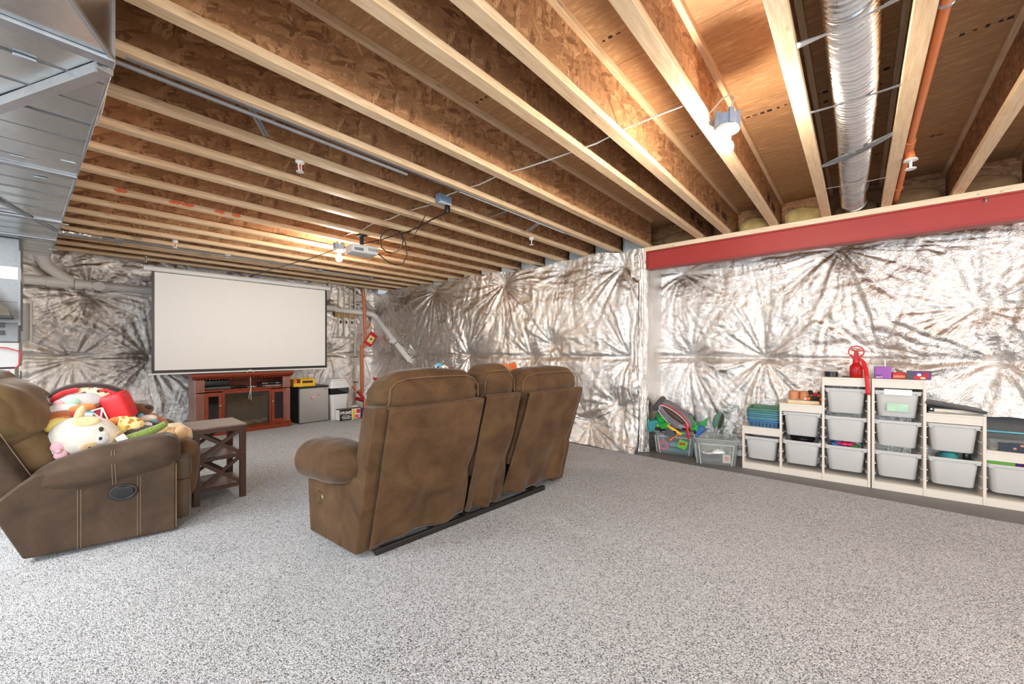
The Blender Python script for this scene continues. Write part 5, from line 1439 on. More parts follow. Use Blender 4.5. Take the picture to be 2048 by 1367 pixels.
B().lathe((0, 0, 0), [(0.001, 0), (0.043, 0), (0.046, 0.01), (0.046, 0.085), (0.040, 0.105), (0.026, 0.122), (0.022, 0.13), (0.001, 0.13)], 24).build('bottle', 'red_clear', t)
B().lathe((0, 0, 0), [(0.001, 0.13), (0.026, 0.13), (0.024, 0.15), (0.020, 0.165), (0.001, 0.165)], 18).build('neck', 'red', t)
B().prism([(-0.026, 0.160), (0.026, 0.160), (0.040, 0.205), (0.018, 0.19), (0.014, 0.235), (-0.014, 0.235), (-0.018, 0.19), (-0.040, 0.205)], -0.014, 0.014, 'Y').build('head', 'deep_red', t, bevel=0.002)
B().torus((0, 0, 0.225), 0.052, 0.005, (0, 1, 0), 28, 6).build('fan_ring', 'red', t)
B().cyl((0, -0.012, 0.225), (0, 0.012, 0.225), 0.014, 12).build('fan_hub', 'deep_red', t)
for k in range(3):
    a = 2*PI*k/3+0.5
    B().bar((0, 0, 0.225), (0.042*math.cos(a), 0, 0.225+0.042*math.sin(a)), 0.012, 0.003, (0, 1, 0)).build('fan_blade', 'red', t)
for x in (-0.018, 0.0, 0.02): B().soft((x, -0.046, 0.055), (0.012, 0.003, 0.028), 0.001, 2).build('letter_mark', 'deep_red', t)
pts = [(0.025, -0.02, 0.165), (0.045, -0.03, 0.14), (0.058, -0.06, 0.08), (0.062, -0.112, 0.02), (0.066, -0.118, -0.04), (0.070, -0.120, -0.14)]
b = B()
def strap_pt(u, v):
    k = v*(len(pts)-1); i = min(len(pts)-2, int(k)); f = k-i
    p = Vector(pts[i]).lerp(Vector(pts[i+1]), f); return (p.x+(u-0.5)*0.030, p.y, p.z)
b.grid(2, 24, strap_pt); b.build('hanging_strap', 'red', t, solid=0.003)
t = thing('perfume_bottle', 'large pale glass bottle with a round stopper behind the purple box', 'bottle', sw(1.005, 0.14, 0.9355), SA)
B().soft((0, 0, 0.06), (0.105, 0.06, 0.12), 0.008, 6).build('bottle', 'bottle_clear', t)
B().lathe((0, 0, 0), [(0.001, 0.12), (0.030, 0.12), (0.040, 0.135), (0.038, 0.158), (0.020, 0.172), (0.001, 0.174)], 18).build('stopper', 'bottle_clear', t)
B().cyl((0.060, 0.01, 0.09), (0.060, 0.01, 0.155), 0.007, 10).build('spray_tube', 'chrome', t)
t = thing('purple_box', 'bright purple square carton on the tall top', 'box', sw(1.045, 0.055, 0.9355), SA)
B().box(-0.052, 0, 0, 0.052, 0.05, 0.100).build('carton', 'purple', t, bevel=0.001)
B().box(-0.048, -0.0008, 0.018, -0.005, -0.0002, 0.032).build('dark_band', 'dark_purple', t)
lettering('ACT', 0.020, 'print_white', t, (-0.024, -0.0012, 0.012), (PI/2, 0, 0), 0.0003)
t = thing('red_box', 'small red printed box between the purple and the dark carton', 'box', sw(1.145, 0.06, 0.9355), SA)
B().box(-0.042, 0, 0, 0.042, 0.05, 0.056).build('carton', 'deep_red', t, bevel=0.001)
B().box(-0.038, -0.0008, 0.010, 0.036, -0.0002, 0.03).build('picture', 'cardboard', t); B().box(-0.03, -0.0014, 0.032, 0.035, -0.0004, 0.046).build('title_band', 'red', t)
t = thing('toy_carton', 'black and red printed toy carton at the right end of the tall top', 'box', sw(1.215, 0.04, 0.9355), SA-0.12)
B().box(-0.028, 0, 0, 0.112, 0.06, 0.070).build('carton', 'black', t, bevel=0.001)
B().box(0.010, -0.0008, 0.004, 0.108, -0.0002, 0.066).build('picture', 'dark_purple', t)
B().ball((0.035, -0.0012, 0.018), (0.025, 0.001, 0.016), 12, 6).build('picture_shape', 'red', t)
B().ball((0.082, -0.0012, 0.035), (0.020, 0.001, 0.028), 12, 6).build('picture_shape', 'deep_red', t)
B().ball((0.045, -0.0018, 0.040), (0.013, 0.001, 0.012), 12, 6).build('picture_shape', 'print_white', t)
B().ball((0.066, -0.0016, 0.014), (0.018, 0.001, 0.010), 12, 6).build('picture_shape', 'plush_tan', t)
# middle step, right frame: slanted grey binder over a drawing case
t = thing('drawing_case', 'open shallow metal case lying on the middle right step', 'case', sw(1.455, 0.16, 0.6755), SA)
B().box(-0.145, -0.15, 0, 0.150, 0.16, 0.012).build('tray', 'chrome', t, bevel=0.003)
B().box(-0.11, -0.14, 0.0125, 0.145, 0.14, 0.034).build('pages', 'plush_cream', t)
for k in range(5): B().cyl((-0.135+0.012*k, -0.12+0.01*k, 0.022+0.004*(k % 2)), (-0.125+0.01*k, 0.05, 0.024), 0.007, 8).build('pencil', ['dark_brown', 'chrome', 'black', 'cardboard', 'slate'][k], t)
t = thing('grey_binder', 'dark grey flat binder slanting down on top of the metal case', 'binder', sw(1.452, 0.13, 0.736), SA, rot=(0, 0.17, SA))
B().box(-0.165, -0.15, -0.006, 0.17, 0.17, 0.006).build('cover', 'slate', t, bevel=0.002)
B().box(-0.16, -0.145, -0.016, 0.165, 0.165, -0.0065).build('inner_cover', 'black', t)
# low step, right frame: clear case, pixel box, and the big dark board leaning behind
t = thing('clear_case', 'flat clear plastic case with a latch on the lowest right step', 'case', sw(1.79, 0.20, 0.4225), SA)
B().loft([(0, 0, 0.012, 0.150, 0.15, 0.02), (0, 0, 0.055, 0.158, 0.16, 0.02)]).build('body', 'bin_clear', t)
B().loft([(0, 0, 0.056, 0.162, 0.163, 0.02), (0, 0, 0.085, 0.160, 0.160, 0.02)]).build('lid', 'bin_clear', t)
B().loft([(0, 0, 0.0, 0.14, 0.14, 0.02), (0, 0, 0.0115, 0.15, 0.15, 0.02)]).build('base', 'plush_grey', t)
B().soft((-0.02, -0.166, 0.066), (0.06, 0.006, 0.012), 0.002, 3).build('latch', 'slate', t)
t = thing('pixel_box', 'dark game box with coloured squares on its end, lowest right step', 'game box', sw(1.815, 0.02, 0.4225), SA-0.10)
B().box(-0.135, 0.0, 0, 0.16, 0.02, 0.062).build('box', 'navy', t, bevel=0.001)
b = B()
for k in range(4):
    for j in range(2): B().box(-0.137, 0.002+k*0.0045, 0.012+j*0.022, -0.1345, 0.0055+k*0.0045, 0.028+j*0.022).build('coloured_square', ['cardboard', 'lime'][1-j], t)
for x, z in ((-0.055, 0.026), (0.03, 0.034)): B().ball((x, -0.0004, z), (0.009, 0.0008, 0.008), 10, 6).build('printed_dot', 'cardboard', t)
B().box(-0.03, -0.0008, 0.045, 0.15, -0.0002, 0.058).build('title_print', 'cardboard', t)
t = thing('game_board_case', 'dark flat case standing behind the lowest right step', 'case', sw(1.82, 0.41, 0.4225), SA, rot=(-0.16, 0, SA))
B().box(-0.21, 0.0, 0.10, 0.13, 0.02, 0.245).build('panel', 'slate', t, bevel=0.002)
B().box(-0.21, -0.004, 0.085, 0.13, 0.024, 0.099).build('blue_edge', 'sky_blue', t)
B().box(-0.21, 0.0, 0.0, 0.13, 0.02, 0.084).build('lower_panel', 'black', t)

# ------------------------------------------------------------------ two clear boxes on the bare concrete strip
def clear_box(loc, rz, label, sx, sy, hh):
    t = thing('clear_storage_box', label, 'storage box', loc, rz, 'clear storage boxes on the concrete')
    hx, hy = sx/2, sy/2
    B().loft([(0, 0, 0.0, hx-0.028, hy-0.028, 0.02), (0, 0, 0.012, hx-0.025, hy-0.025, 0.025), (0, 0, hh-0.02, hx-0.004, hy-0.004, 0.03), (0, 0, hh-0.019, hx+0.006, hy+0.006, 0.03), (0, 0, hh, hx+0.007, hy+0.007, 0.03),
              (0, 0, hh-0.001, hx-0.006, hy-0.006, 0.03), (0, 0, hh-0.02, hx-0.007, hy-0.007, 0.03), (0, 0, 0.015, hx-0.028, hy-0.028, 0.025)]).build('tub', 'bin_clear', t, sharp=0.9)
    for k in (-0.45, 0.42):
        B().bar((k*sx*0.80, -hy+0.024, 0.012), (k*sx*0.92, -hy+0.003, hh-0.05), 0.007, 0.006, (0, 1, 0)).build('moulded_rib', 'bin_white', t)
        B().bar((-hx+0.024, k*sy*0.8, 0.012), (-hx+0.003, k*sy*0.92, hh-0.05), 0.006, 0.007).build('moulded_rib', 'bin_white', t)
    B().bar((-0.36*sx*1.02, -hy+0.003, hh-0.05), (0.336*sx*1.15, -hy+0.003, hh-0.05), 0.006, 0.006).build('moulded_rib', 'bin_white', t)
    B().loft([(0, 0, hh+0.0005, hx+0.008, hy+0.008, 0.03), (0, 0, hh+0.003, hx+0.006, hy+0.006, 0.03), (0, 0, hh+0.002, hx-0.004, hy-0.004, 0.03)], cap=False).build('rim', 'bin_white', t)
    return t
BX1 = Vector((4.70, 1.575, -0.005)); R1 = math.radians(-79)
clear_box(BX1, R1, 'left clear storage box heaped with bright toys and a backpack', 0.43, 0.30, 0.255)
BX2 = Vector((4.565, 1.135, -0.005)); R2 = math.radians(-70)
clear_box(BX2, R2, 'right clear storage box holding folded clear plastic, beside the cream frame', 0.40, 0.34, 0.27)
def w1(u, v, z): return BX1+Vector((u*math.cos(R1)-v*math.sin(R1), u*math.sin(R1)+v*math.cos(R1), z))
def w2(u, v, z): return BX2+Vector((u*math.cos(R2)-v*math.sin(R2), u*math.sin(R2)+v*math.cos(R2), z))
def t1(name, key, b, u, v, z, label, rot=(0, 0, 0), cat='toy'):
    o = b.build(name, key, None, loc=w1(u, v, z), rot=(rot[0], rot[1], R1+rot[2]))
    if z > 0.25: o.scale = (1.3, 1.3, 1.3)
    return tag(o, label, cat)
# inside the left box
t1('toy_ring', 'hot_pink', B().torus((0, 0, 0), 0.045, 0.018, (0, 1, 0), 20, 8), -0.13, -0.075, 0.085, 'pink and yellow ring toy seen through the left clear box')
t1('toy_hull', 'sky_blue', B().soft((0, 0, 0), (0.16, 0.10, 0.05), 0.02, 6), 0.02, -0.06, 0.11, 'blue toy boat seen through the left clear box')
t1('toy_tray', 'teal', B().soft((0, 0, 0), (0.30, 0.18, 0.05), 0.02, 6), 0.02, 0.0, 0.045, 'teal tray at the bottom of the left clear box')
t1('toy_bundle', 'slate', B().soft((0, 0, 0), (0.26, 0.14, 0.09), 0.02, 6), 0.0, 0.04, 0.17, 'dark toy bundle filling the left clear box')
t1('toy_bundle', 'black', B().soft((0, 0, 0), (0.33, 0.20, 0.07), 0.03, 6, wob=0.02), 0.0, -0.02, 0.262, 'black toy clutter at the rim of the left clear box')
t1('toy_cup', 'green', B().loft([(0, 0, 0, 0.030, 0.028, 0.01), (0, 0, 0.09, 0.042, 0.038, 0.012), (0, 0, 0.085, 0.036, 0.032, 0.01)]), -0.105, -0.10, 0.255, 'bright green toy cup at the front of the heaped box', (0.25, -0.2, 0.2))
t1('toy_cup', 'green', B().loft([(0, 0, 0, 0.032, 0.03, 0.01), (0, 0, 0.09, 0.044, 0.040, 0.012), (0, 0, 0.085, 0.038, 0.034, 0.01)]), -0.13, -0.06, 0.33, 'green toy cup stacked higher under the backpack', (0.3, -0.3, 0.3))
t1('toy_jet', 'teal', B().soft((0, 0, 0), (0.12, 0.09, 0.10), 0.02, 6).box(-0.045, -0.05, -0.035, -0.03, -0.046, 0.035).box(0.0, -0.05, -0.035, 0.015, -0.046, 0.035), -0.235, -0.07, 0.305, 'teal toy with black slots at the left end of the heaped box', (0.1, -0.3, 0.2))
t1('toy_piece', 'red', B().soft((0, 0, 0), (0.06, 0.05, 0.12), 0.015, 4), -0.165, 0.0, 0.36, 'red toy piece behind the green cups', (0.2, -0.4, 0))
t = thing('toy_dart', 'yellow toy figure with an orange tip over the rim of the heaped box', 'toy', w1(0.0, -0.15, 0.285), 0, rot=(0, 0.55, R1))
B().soft((0, 0, 0), (0.13, 0.03, 0.035), 0.014, 6).build('body', 'gold_yellow', t)
for x in (-0.075, 0.07): B().ball((x, 0, 0.0), 0.018, 10, 8).build('joint', 'gold_yellow', t)
B().cyl((0.06, -0.012, -0.01), (0.03, -0.03, -0.095), 0.007, 8).build('orange_rod', 'orange', t)
B().cyl((0.03, -0.03, -0.09), (0.026, -0.034, -0.115), 0.012, 10).build('orange_tip', 'orange', t)
t = thing('green_tag', 'lime green tag with an orange strip hanging on the left clear box', 'tag', w1(0.085, -0.165, 0.135), 0, rot=(0.1, 0.35, R1))
B().loft([(0, 0, -0.045, 0.045, 0.008, 0.006), (0, 0, 0.0, 0.052, 0.01, 0.006), (0, 0, 0.05, 0.045, 0.008, 0.006)]).build('card', 'lime', t)
B().obox((-0.005, -0.011, 0.012), (0.06, 0.004, 0.022), (0, -0.5, 0)).build('orange_strip', 'red', t)
t = thing('toy_fins', 'green pointed toy fins sticking out of the right of the heap', 'toy', w1(0.19, -0.02, 0.26), R1)
for poly, d in (([(-0.03, 0.0), (0.06, 0.03), (-0.04, 0.20)], -0.02), ([(-0.10, -0.02), (0.03, -0.02), (0.05, 0.10)], -0.06), ([(0.02, 0.02), (0.10, 0.05), (0.14, 0.17), (0.06, 0.11)], 0.01)):
    B().prism(poly, d, d+0.012, 'Y').build('fin', 'green', t, bevel=0.002)
t1('toy_pod', 'blue', B().soft((0, 0, 0), (0.06, 0.05, 0.13), 0.022, 6), 0.235, -0.05, 0.27, 'blue toy pod at the right end of the heap', (0, 0.7, 0))
t1('toy_flower', 'dark_purple', B().ball((0, 0, 0), (0.035, 0.03, 0.035), 10, 8).ball((0.02, 0, 0.035), 0.022, 10, 8), 0.115, 0.03, 0.385, 'purple toy beside the green fins')
t1('toy_piece', 'deep_red', B().soft((0, 0, 0), (0.08, 0.04, 0.11), 0.012, 4), 0.055, 0.08, 0.41, 'dark red toy piece behind the backpack', (0, -0.3, 0))
t1('toy_track', 'black', B().soft((0, 0, 0), (0.17, 0.03, 0.04), 0.012, 6).cyl((-0.06, -0.018, 0), (-0.06, -0.022, 0), 0.016, 10).cyl((0.05, -0.018, 0), (0.05, -0.022, 0), 0.016, 10), -0.06, -0.135, 0.272, 'black toy vehicle underside at the front rim of the heaped box', (0.2, 0.1, 0))
t1('toy_wing', 'green', B().soft((0, 0, 0), (0.15, 0.07, 0.018), 0.008, 6), 0.10, -0.10, 0.285, 'flat green toy wing lying over the front of the heap', (0.5, -0.35, 0.2))
t1('toy_cone', 'lime', B().lathe((0, 0, 0), [(0.001, 0), (0.035, 0), (0.012, 0.075), (0.001, 0.076)], 14), -0.17, -0.09, 0.30, 'lime green cone toy between the teal toy and cups', (0.2, 0.3, 0))
t1('toy_barrel', 'black', B().cyl((-0.06, 0, 0), (0.06, 0, 0), 0.02, 12), -0.02, -0.10, 0.30, 'short black tube toy behind the yellow figure', (0, 0.3, 0.2))
t1('toy_gear', 'black', B().lathe((0, 0, 0), [(0.001, 0), (0.04, 0), (0.04, 0.015), (0.001, 0.015)], 16), -0.04, -0.145, 0.255, 'black toy wheel at the rim of the heaped box', (1.4, 0, 0))
t = thing('backpack', 'open grey backpack with red piping thrown over the toy box', 'backpack', w1(-0.015, -0.01, 0.43), 0, rot=(0.25, 0.62, R1))
t.scale = (1.3, 1.3, 1.3)
B().soft((0, 0, 0), (0.34, 0.16, 0.13), 0.055, 12, (0.01, 0.02, 0.02), wob=0.012).build('body', 'grey_cloth', t)
B().ball((0.0, -0.075, 0.025), (0.13, 0.022, 0.030), 16, 8).build('open_mouth', 'dark_brown', t)
b = B().tube([(0.14*math.cos(a), -0.088, 0.026+0.042*math.sin(a)) for a in np.linspace(0, 2*PI, 25)], 0.006, 6); b.build('zip_edge', 'plush_grey', t)
B().tube([(0.165*math.cos(a), -0.083+0.012*math.sin(a), 0.008+0.066*math.sin(a)) for a in np.linspace(0, PI, 19)], 0.005, 6).build('red_piping', 'red', t)
B().soft((0.03, -0.088, -0.035), (0.26, 0.03, 0.05), 0.014, 8, wob=0.004).build('front_pocket', 'grey_cloth', t)
B().tube([(-0.13, -0.10, -0.01), (-0.06, -0.112, -0.03), (0.02, -0.112, -0.045)], 0.005, 6).build('pocket_trim', 'plush_grey', t)
B().soft((-0.16, -0.02, 0.01), (0.05, 0.14, 0.12), 0.02, 6).build('side_pocket', 'slate', t)
b = B()
sp = [w1(0.10, -0.10, 0.40), w1(0.125, -0.15, 0.33), w1(0.145, -0.168, 0.27), w1(0.15, -0.172, 0.21)]
def sfn(u, v):
    k = v*3; i = min(2, int(k)); p = sp[i].lerp(sp[i+1], k-i); d = Vector((math.cos(R1), math.sin(R1), 0))*(u-0.5)*0.026; return p+d
b.grid(2, 12, sfn); tag(b.build('backpack_strap', 'red', solid=0.003), 'red strap hanging from the backpack over the box rim', 'strap')
# crumpled clear plastic filling the right box
def w2soft(name, key, size, u, v, z, label, wob, cat='plastic sheet', rot=(0, 0, 0)):
    o = B().soft((0, 0, 0), size, 0.04, 14, wob=wob).build(name, key, None, loc=w2(u, v, z), rot=(rot[0], rot[1], R2+rot[2])); return tag(o, label, cat)
w2soft('plastic_sheet', 'bin_clear', (0.29, 0.25, 0.10), 0, 0, 0.185, 'crumpled clear plastic at the top of the right clear box', 0.03)
w2soft('plastic_sheet', 'foil_duct', (0.24, 0.20, 0.07), -0.02, 0.02, 0.115, 'shiny folded plastic inside the right clear box', 0.025)
w2soft('dark_folder', 'slate', (0.26, 0.22, 0.05), 0.0, 0.0, 0.045, 'dark folded item at the bottom of the right clear box', 0.015, 'folder')
t = thing('picture_card', 'blue framed picture card inside the right clear box', 'card', w2(0.095, -0.118, 0.075), 0, rot=(-0.08, 0, R2))
B().box(-0.045, 0, -0.05, 0.045, 0.004, 0.05).build('card', 'slate', t); B().box(-0.036, -0.0015, -0.041, 0.036, -0.0002, 0.041).build('picture', 'plush_cream', t); B().ball((0, -0.002, 0), (0.022, 0.001, 0.025), 14, 6).build('emblem', 'skin_peach', t)
# green brush leaning on the foil behind the boxes
t = thing('hand_fan', 'dark green oval paddle standing behind the clear boxes', 'paddle', w2(-0.03, 0.30, 0.0), 0, rot=(0, 0.25, R2))
B().ball((0, 0, 0.40), (0.055, 0.015, 0.10), 16, 10).build('blade', 'basket_green', t)
B().cyl((0, 0, 0.0), (0, 0, 0.33), 0.012, 10).build('handle', 'plush_grey', t)
B().ball((0.02, -0.012, 0.41), (0.018, 0.008, 0.085), 12, 8).build('stripe', 'dark_brown', t)
# ------------------------------------------------------------------ soft toys heaped on the recliner
RC = Vector((-0.096, 3.437, 0.0)); RA = math.radians(-8)
def rl(u, v, z): return RC+Vector((u*math.cos(RA)-v*math.sin(RA), u*math.sin(RA)+v*math.cos(RA), z))
def rpx(x, y, v):
    """point of the chair's plane at depth v behind its near arm"""
    d = ray(x, y); c, s = math.cos(RA), math.sin(RA)
    k = -d[0]*s+d[1]*c; o = -RC.x*s+RC.y*c
    t = (v+o)/k
    return Vector((d[0]*t, d[1]*t, CAM_H+d[2]*t))
def ball_toy(name, key, c, r, label, rot=(0, 0, 0), cat='soft toy', parts=(), group='soft toys on the recliner', n=18, m=12, wob=0.0):
    t = thing(name, label, cat, c, 0, group, rot=(rot[0], rot[1], RA+rot[2]))
    def wp(p, q): return q*(1+wob*(noise.noise((q*22).to_tuple())+0.5*noise.noise((q*60).to_tuple()))) if wob else q
    B().ball((0, 0, 0), r, n, m, warp=wp).build('body', key, t)
    for nm, k, pc, pr, prot in parts:
        B().ball(pc, pr, 12, 8, prot).build(nm, k, t)
    return t
# a padded bed of toys underneath, so that the heap rests on the seat
for k, (u, v, z, r, key, lab) in enumerate([
    (0.16, 0.52, 0.57, (0.16, 0.16, 0.12), 'plush_brown', 'brown plush toy buried in the heap near the chair back'),
    (0.40, 0.42, 0.56, (0.18, 0.15, 0.11), 'plush_dark', 'dark plush toy buried under the red barn'),
    (0.42, 0.60, 0.58, (0.20, 0.12, 0.13), 'plush_rust', 'rust coloured plush toy low in the heap'),
    (0.62, 0.45, 0.55, (0.13, 0.16, 0.09), 'plush_tan', 'tan plush toy at the front of the seat'),
    (0.22, 0.66, 0.60, (0.16, 0.09, 0.15), 'plush_grey', 'grey plush toy at the far side of the seat')]):
    ball_toy('plush_toy', key, rl(u, v, z), r, lab, wob=0.1)

# round cream cow: lies on its side, ears left, face to the right
c = rpx(170, 872, 0.28)
t = thing('plush_cow', 'round cream cow plush with pink bow lying on the recliner arm', 'soft toy', c, 0, 'soft toys on the recliner', rot=(0, 0, RA))
B().ball((0, 0, 0), (0.158, 0.115, 0.128), 28, 18, (0, 0.18, 0)).build('body', 'plush_cream', t)
def on_cow(ax, az, s=1.0):
    """point of the cow's near side from two angles"""
    q = Vector((math.sin(ax)*math.cos(az)*0.158, -math.cos(ax)*math.cos(az)*0.115, math.sin(az)*0.128))
    return (Euler((0, 0.18, 0)).to_matrix() @ q)*s
def patch(ax, az, rx, rz, key, name, th=0.006):
    p = on_cow(ax, az); nrm = Vector((p.x/0.158**2, p.y/0.115**2, p.z/0.128**2)).normalized()
    q = Vector((0, -1, 0)).rotation_difference(nrm).to_euler()
    B().ball(p*0.992, (rx, th, rz), 16, 8, q).build(name, key, t)
patch(-0.10, 0.95, 0.060, 0.040, 'plush_tan', 'tan_patch', 0.008)
patch(1.25, -0.12, 0.050, 0.070, 'plush_tan', 'tan_patch', 0.012)
patch(0.28, -0.42, 0.042, 0.040, 'plush_tan', 'eye_patch', 0.006)
patch(0.28, -0.42, 0.011, 0.013, 'plush_dark', 'eye', 0.010)
patch(0.52, 0.50, 0.012, 0.016, 'plush_dark', 'eye', 0.008)
patch(0.58, 0.05, 0.032, 0.038, 'plush_white', 'muzzle', 0.007)
patch(0.50, 0.05, 0.011, 0.014, 'plush_dark', 'nostril', 0.011)
B().ball((-0.02, -0.02, 0.150), (0.022, 0.018, 0.050), 12, 8, (0, 0.35, 0)).build('horn_ear', 'plush_tan', t)
B().ball((-0.160, -0.06, -0.075), (0.055, 0.018, 0.030), 14, 8, (0, 0.1, 0)).build('ear', 'plush_white', t)
B().ball((-0.105, -0.085, -0.035), (0.030, 0.014, 0.034), 12, 8, (0, 0.3, 0)).ball((-0.092, -0.085, -0.085), (0.030, 0.014, 0.028), 12, 8, (0, -0.3, 0)).build('bow', 'plush_pink', t)
B().ball((-0.10, -0.098, -0.06), (0.014, 0.012, 0.014), 10, 8).build('bow_knot', 'plush_pink', t)

# red fabric barn with a crossed white door
p = rpx(220, 822, 0.46)
t = thing('barn_plush', 'red fabric barn with white crossed door in the toy heap', 'soft toy', p, 0, 'soft toys on the recliner', rot=(0.10, -0.30, RA-0.25))
B().soft((0.055, 0.0, 0.015), (0.125, 0.14, 0.19), 0.022, 8, (0.006, 0.008, 0)).build('side_wall', 'red', t)
B().soft((-0.065, -0.005, -0.02), (0.115, 0.13, 0.15), 0.018, 8, (0, 0.006, 0)).build('front_wall', 'deep_red', t)
B().soft((-0.07, 0.0, 0.062), (0.12, 0.135, 0.028), 0.010, 6, rot=(0, -0.15, 0)).build('roof_edge', 'plush_brown', t)
b = B(); dx0, dx1, dz0, dz1, yy = -0.058, 0.000, -0.085, 0.045, -0.078
for a, q in (((dx0, dz0), (dx1, dz0)), ((dx0, dz1), (dx1, dz1)), ((dx0, dz0), (dx0, dz1)), ((dx1, dz0), (dx1, dz1)), ((dx0, dz0), (dx1, dz1)), ((dx0, dz1), (dx1, dz0))):
    b.bar((a[0], yy, a[1]), (q[0], yy, q[1]), 0.008, 0.006, (0, 1, 0))
b.build('door_trim', 'print_white', t)
B().tube([(0.06, 0, 0.11), (0.03, 0, 0.145), (0.0, 0, 0.15)], 0.010, 8).build('handle', 'red', t)
# patterned cushion with black rim and red cap at the top
p = rpx(182, 800, 0.60)
t = thing('patterned_cushion', 'spotted cushion with a black and red trimmed rim atop the heap', 'cushion', p, 0, 'soft toys on the recliner', rot=(0.15, 0.1, RA))
t.scale = (0.82, 1, 0.9)
B().ball((0, 0, 0), (0.225, 0.09, 0.125), 26, 14).build('body', 'leopard', t)
B().tube([(0.222*math.cos(a), -0.035, 0.004+0.125*math.sin(a)) for a in np.linspace(0.05, PI-0.05, 26)], 0.020, 8).build('black_rim', 'plush_dark', t)
B().tube([(0.205*math.cos(a), -0.060, -0.004+0.105*math.sin(a)) for a in np.linspace(PI*0.62, PI-0.05, 10)], 0.020, 8).build('red_trim', 'plush_red', t)
B().ball((-0.02, -0.085, 0.0), (0.12, 0.02, 0.03), 14, 8, (0, 0.25, 0)).build('white_band', 'plush_white', t)
p = rpx(190, 775, 0.60)
t = thing('plush_beret', 'small red cap with a white dot topping the heap of soft toys', 'cap', p, 0, 'soft toys on the recliner')
B().ball((0, 0, 0), (0.075, 0.06, 0.030), 18, 10).build('crown', 'plush_red', t); B().ball((0, 0, 0.028), 0.010, 10, 6).build('button', 'plush_red', t)
B().ball((0.0, -0.058, 0.005), (0.012, 0.006, 0.012), 10, 6).build('white_dot', 'plush_white', t)
# grey plush with a bent body
p = rpx(172, 812, 0.56)
t = thing('grey_plush', 'grey curved plush toy between the spotted cushion and barn', 'soft toy', p, 0, 'soft toys on the recliner', rot=(0, 0, RA))
B().tube([(-0.14, 0, 0.015), (-0.07, -0.01, 0.035), (0.02, -0.015, 0.030), (0.075, -0.02, 0.0), (0.09, -0.02, -0.06), (0.085, -0.02, -0.12)], [0.035, 0.062, 0.072, 0.068, 0.055, 0.03], 16).build('body', 'plush_grey', t)
ball_toy('pastel_plush', 'plush_mint', rpx(139, 805, 0.50), (0.060, 0.045, 0.040), 'pastel green and mauve plush tuft left of the grey toy', parts=[('mauve_tuft', 'plush_pink', (-0.035, -0.015, -0.005), (0.04, 0.035, 0.032), (0, 0, 0))])
t = ball_toy('plush_kitten', 'plush_white', rpx(115, 822, 0.46), (0.115, 0.07, 0.042), 'white plush kitten with dark eyes next to the chair back', rot=(0, -0.12, 0),
             parts=[('head', 'plush_white', (-0.095, -0.03, 0.055), (0.045, 0.04, 0.035), (0, 0, 0)), ('ear', 'plush_white', (-0.135, -0.03, 0.03), (0.018, 0.012, 0.035), (0, -0.3, 0)), ('ear', 'plush_white', (-0.11, -0.02, -0.02), (0.018, 0.012, 0.045), (0, 0.3, 0)),
                    ('eye', 'plush_dark', (-0.105, -0.068, 0.05), 0.011, (0, 0, 0)), ('eye', 'plush_dark', (-0.070, -0.06, 0.085), 0.009, (0, 0, 0))])
ball_toy('plush_rabbit', 'plush_grey', rpx(108, 803, 0.58), (0.085, 0.05, 0.045), 'pale grey plush rabbit behind the white kitten', parts=[('ear', 'plush_white', (-0.03, -0.04, 0.01), (0.05, 0.015, 0.018), (0, 0.5, 0))])
ball_toy('plush_bear', 'plush_rust', rpx(118, 838, 0.40), (0.085, 0.07, 0.055), 'rust brown plush bear with a tan face by the chair back', rot=(0, -0.2, 0), wob=0.05,
         parts=[('face', 'plush_orange', (0.015, -0.05, -0.012), (0.050, 0.03, 0.034), (0, 0, 0)), ('ear', 'plush_rust', (-0.06, 0, 0.04), 0.025, (0, 0, 0))])
ball_toy('red_bow', 'plush_red', rpx(139, 834, 0.38), (0.028, 0.025, 0.032), 'red bow shaped soft toy in the middle of the heap', parts=[('loop', 'plush_red', (0.022, 0, 0.012), (0.022, 0.018, 0.024), (0, 0.4, 0))], cat='bow')
ball_toy('orange_paw', 'plush_orange', rpx(165, 816, 0.42), (0.072, 0.04, 0.030), 'long orange plush paw above the cream cow', rot=(0, -0.16, 0))
ball_toy('orange_paw', 'plush_orange', rpx(147, 822, 0.44), (0.05, 0.04, 0.030), 'shorter orange plush paw beside the red bow', rot=(0, -0.1, 0))
t = ball_toy('plush_chick', 'plush_yellow', rpx(122, 852, 0.34), (0.075, 0.06, 0.055), 'pale yellow plush chick behind the cream cow', wob=0.12, parts=[('wing', 'plush_yellow', (-0.035, -0.045, 0.0), (0.032, 0.02, 0.030), (0, 0, 0)), ('foot', 'plush_cream', (0.03, -0.05, 0.02), (0.022, 0.018, 0.018), (0, 0, 0))])
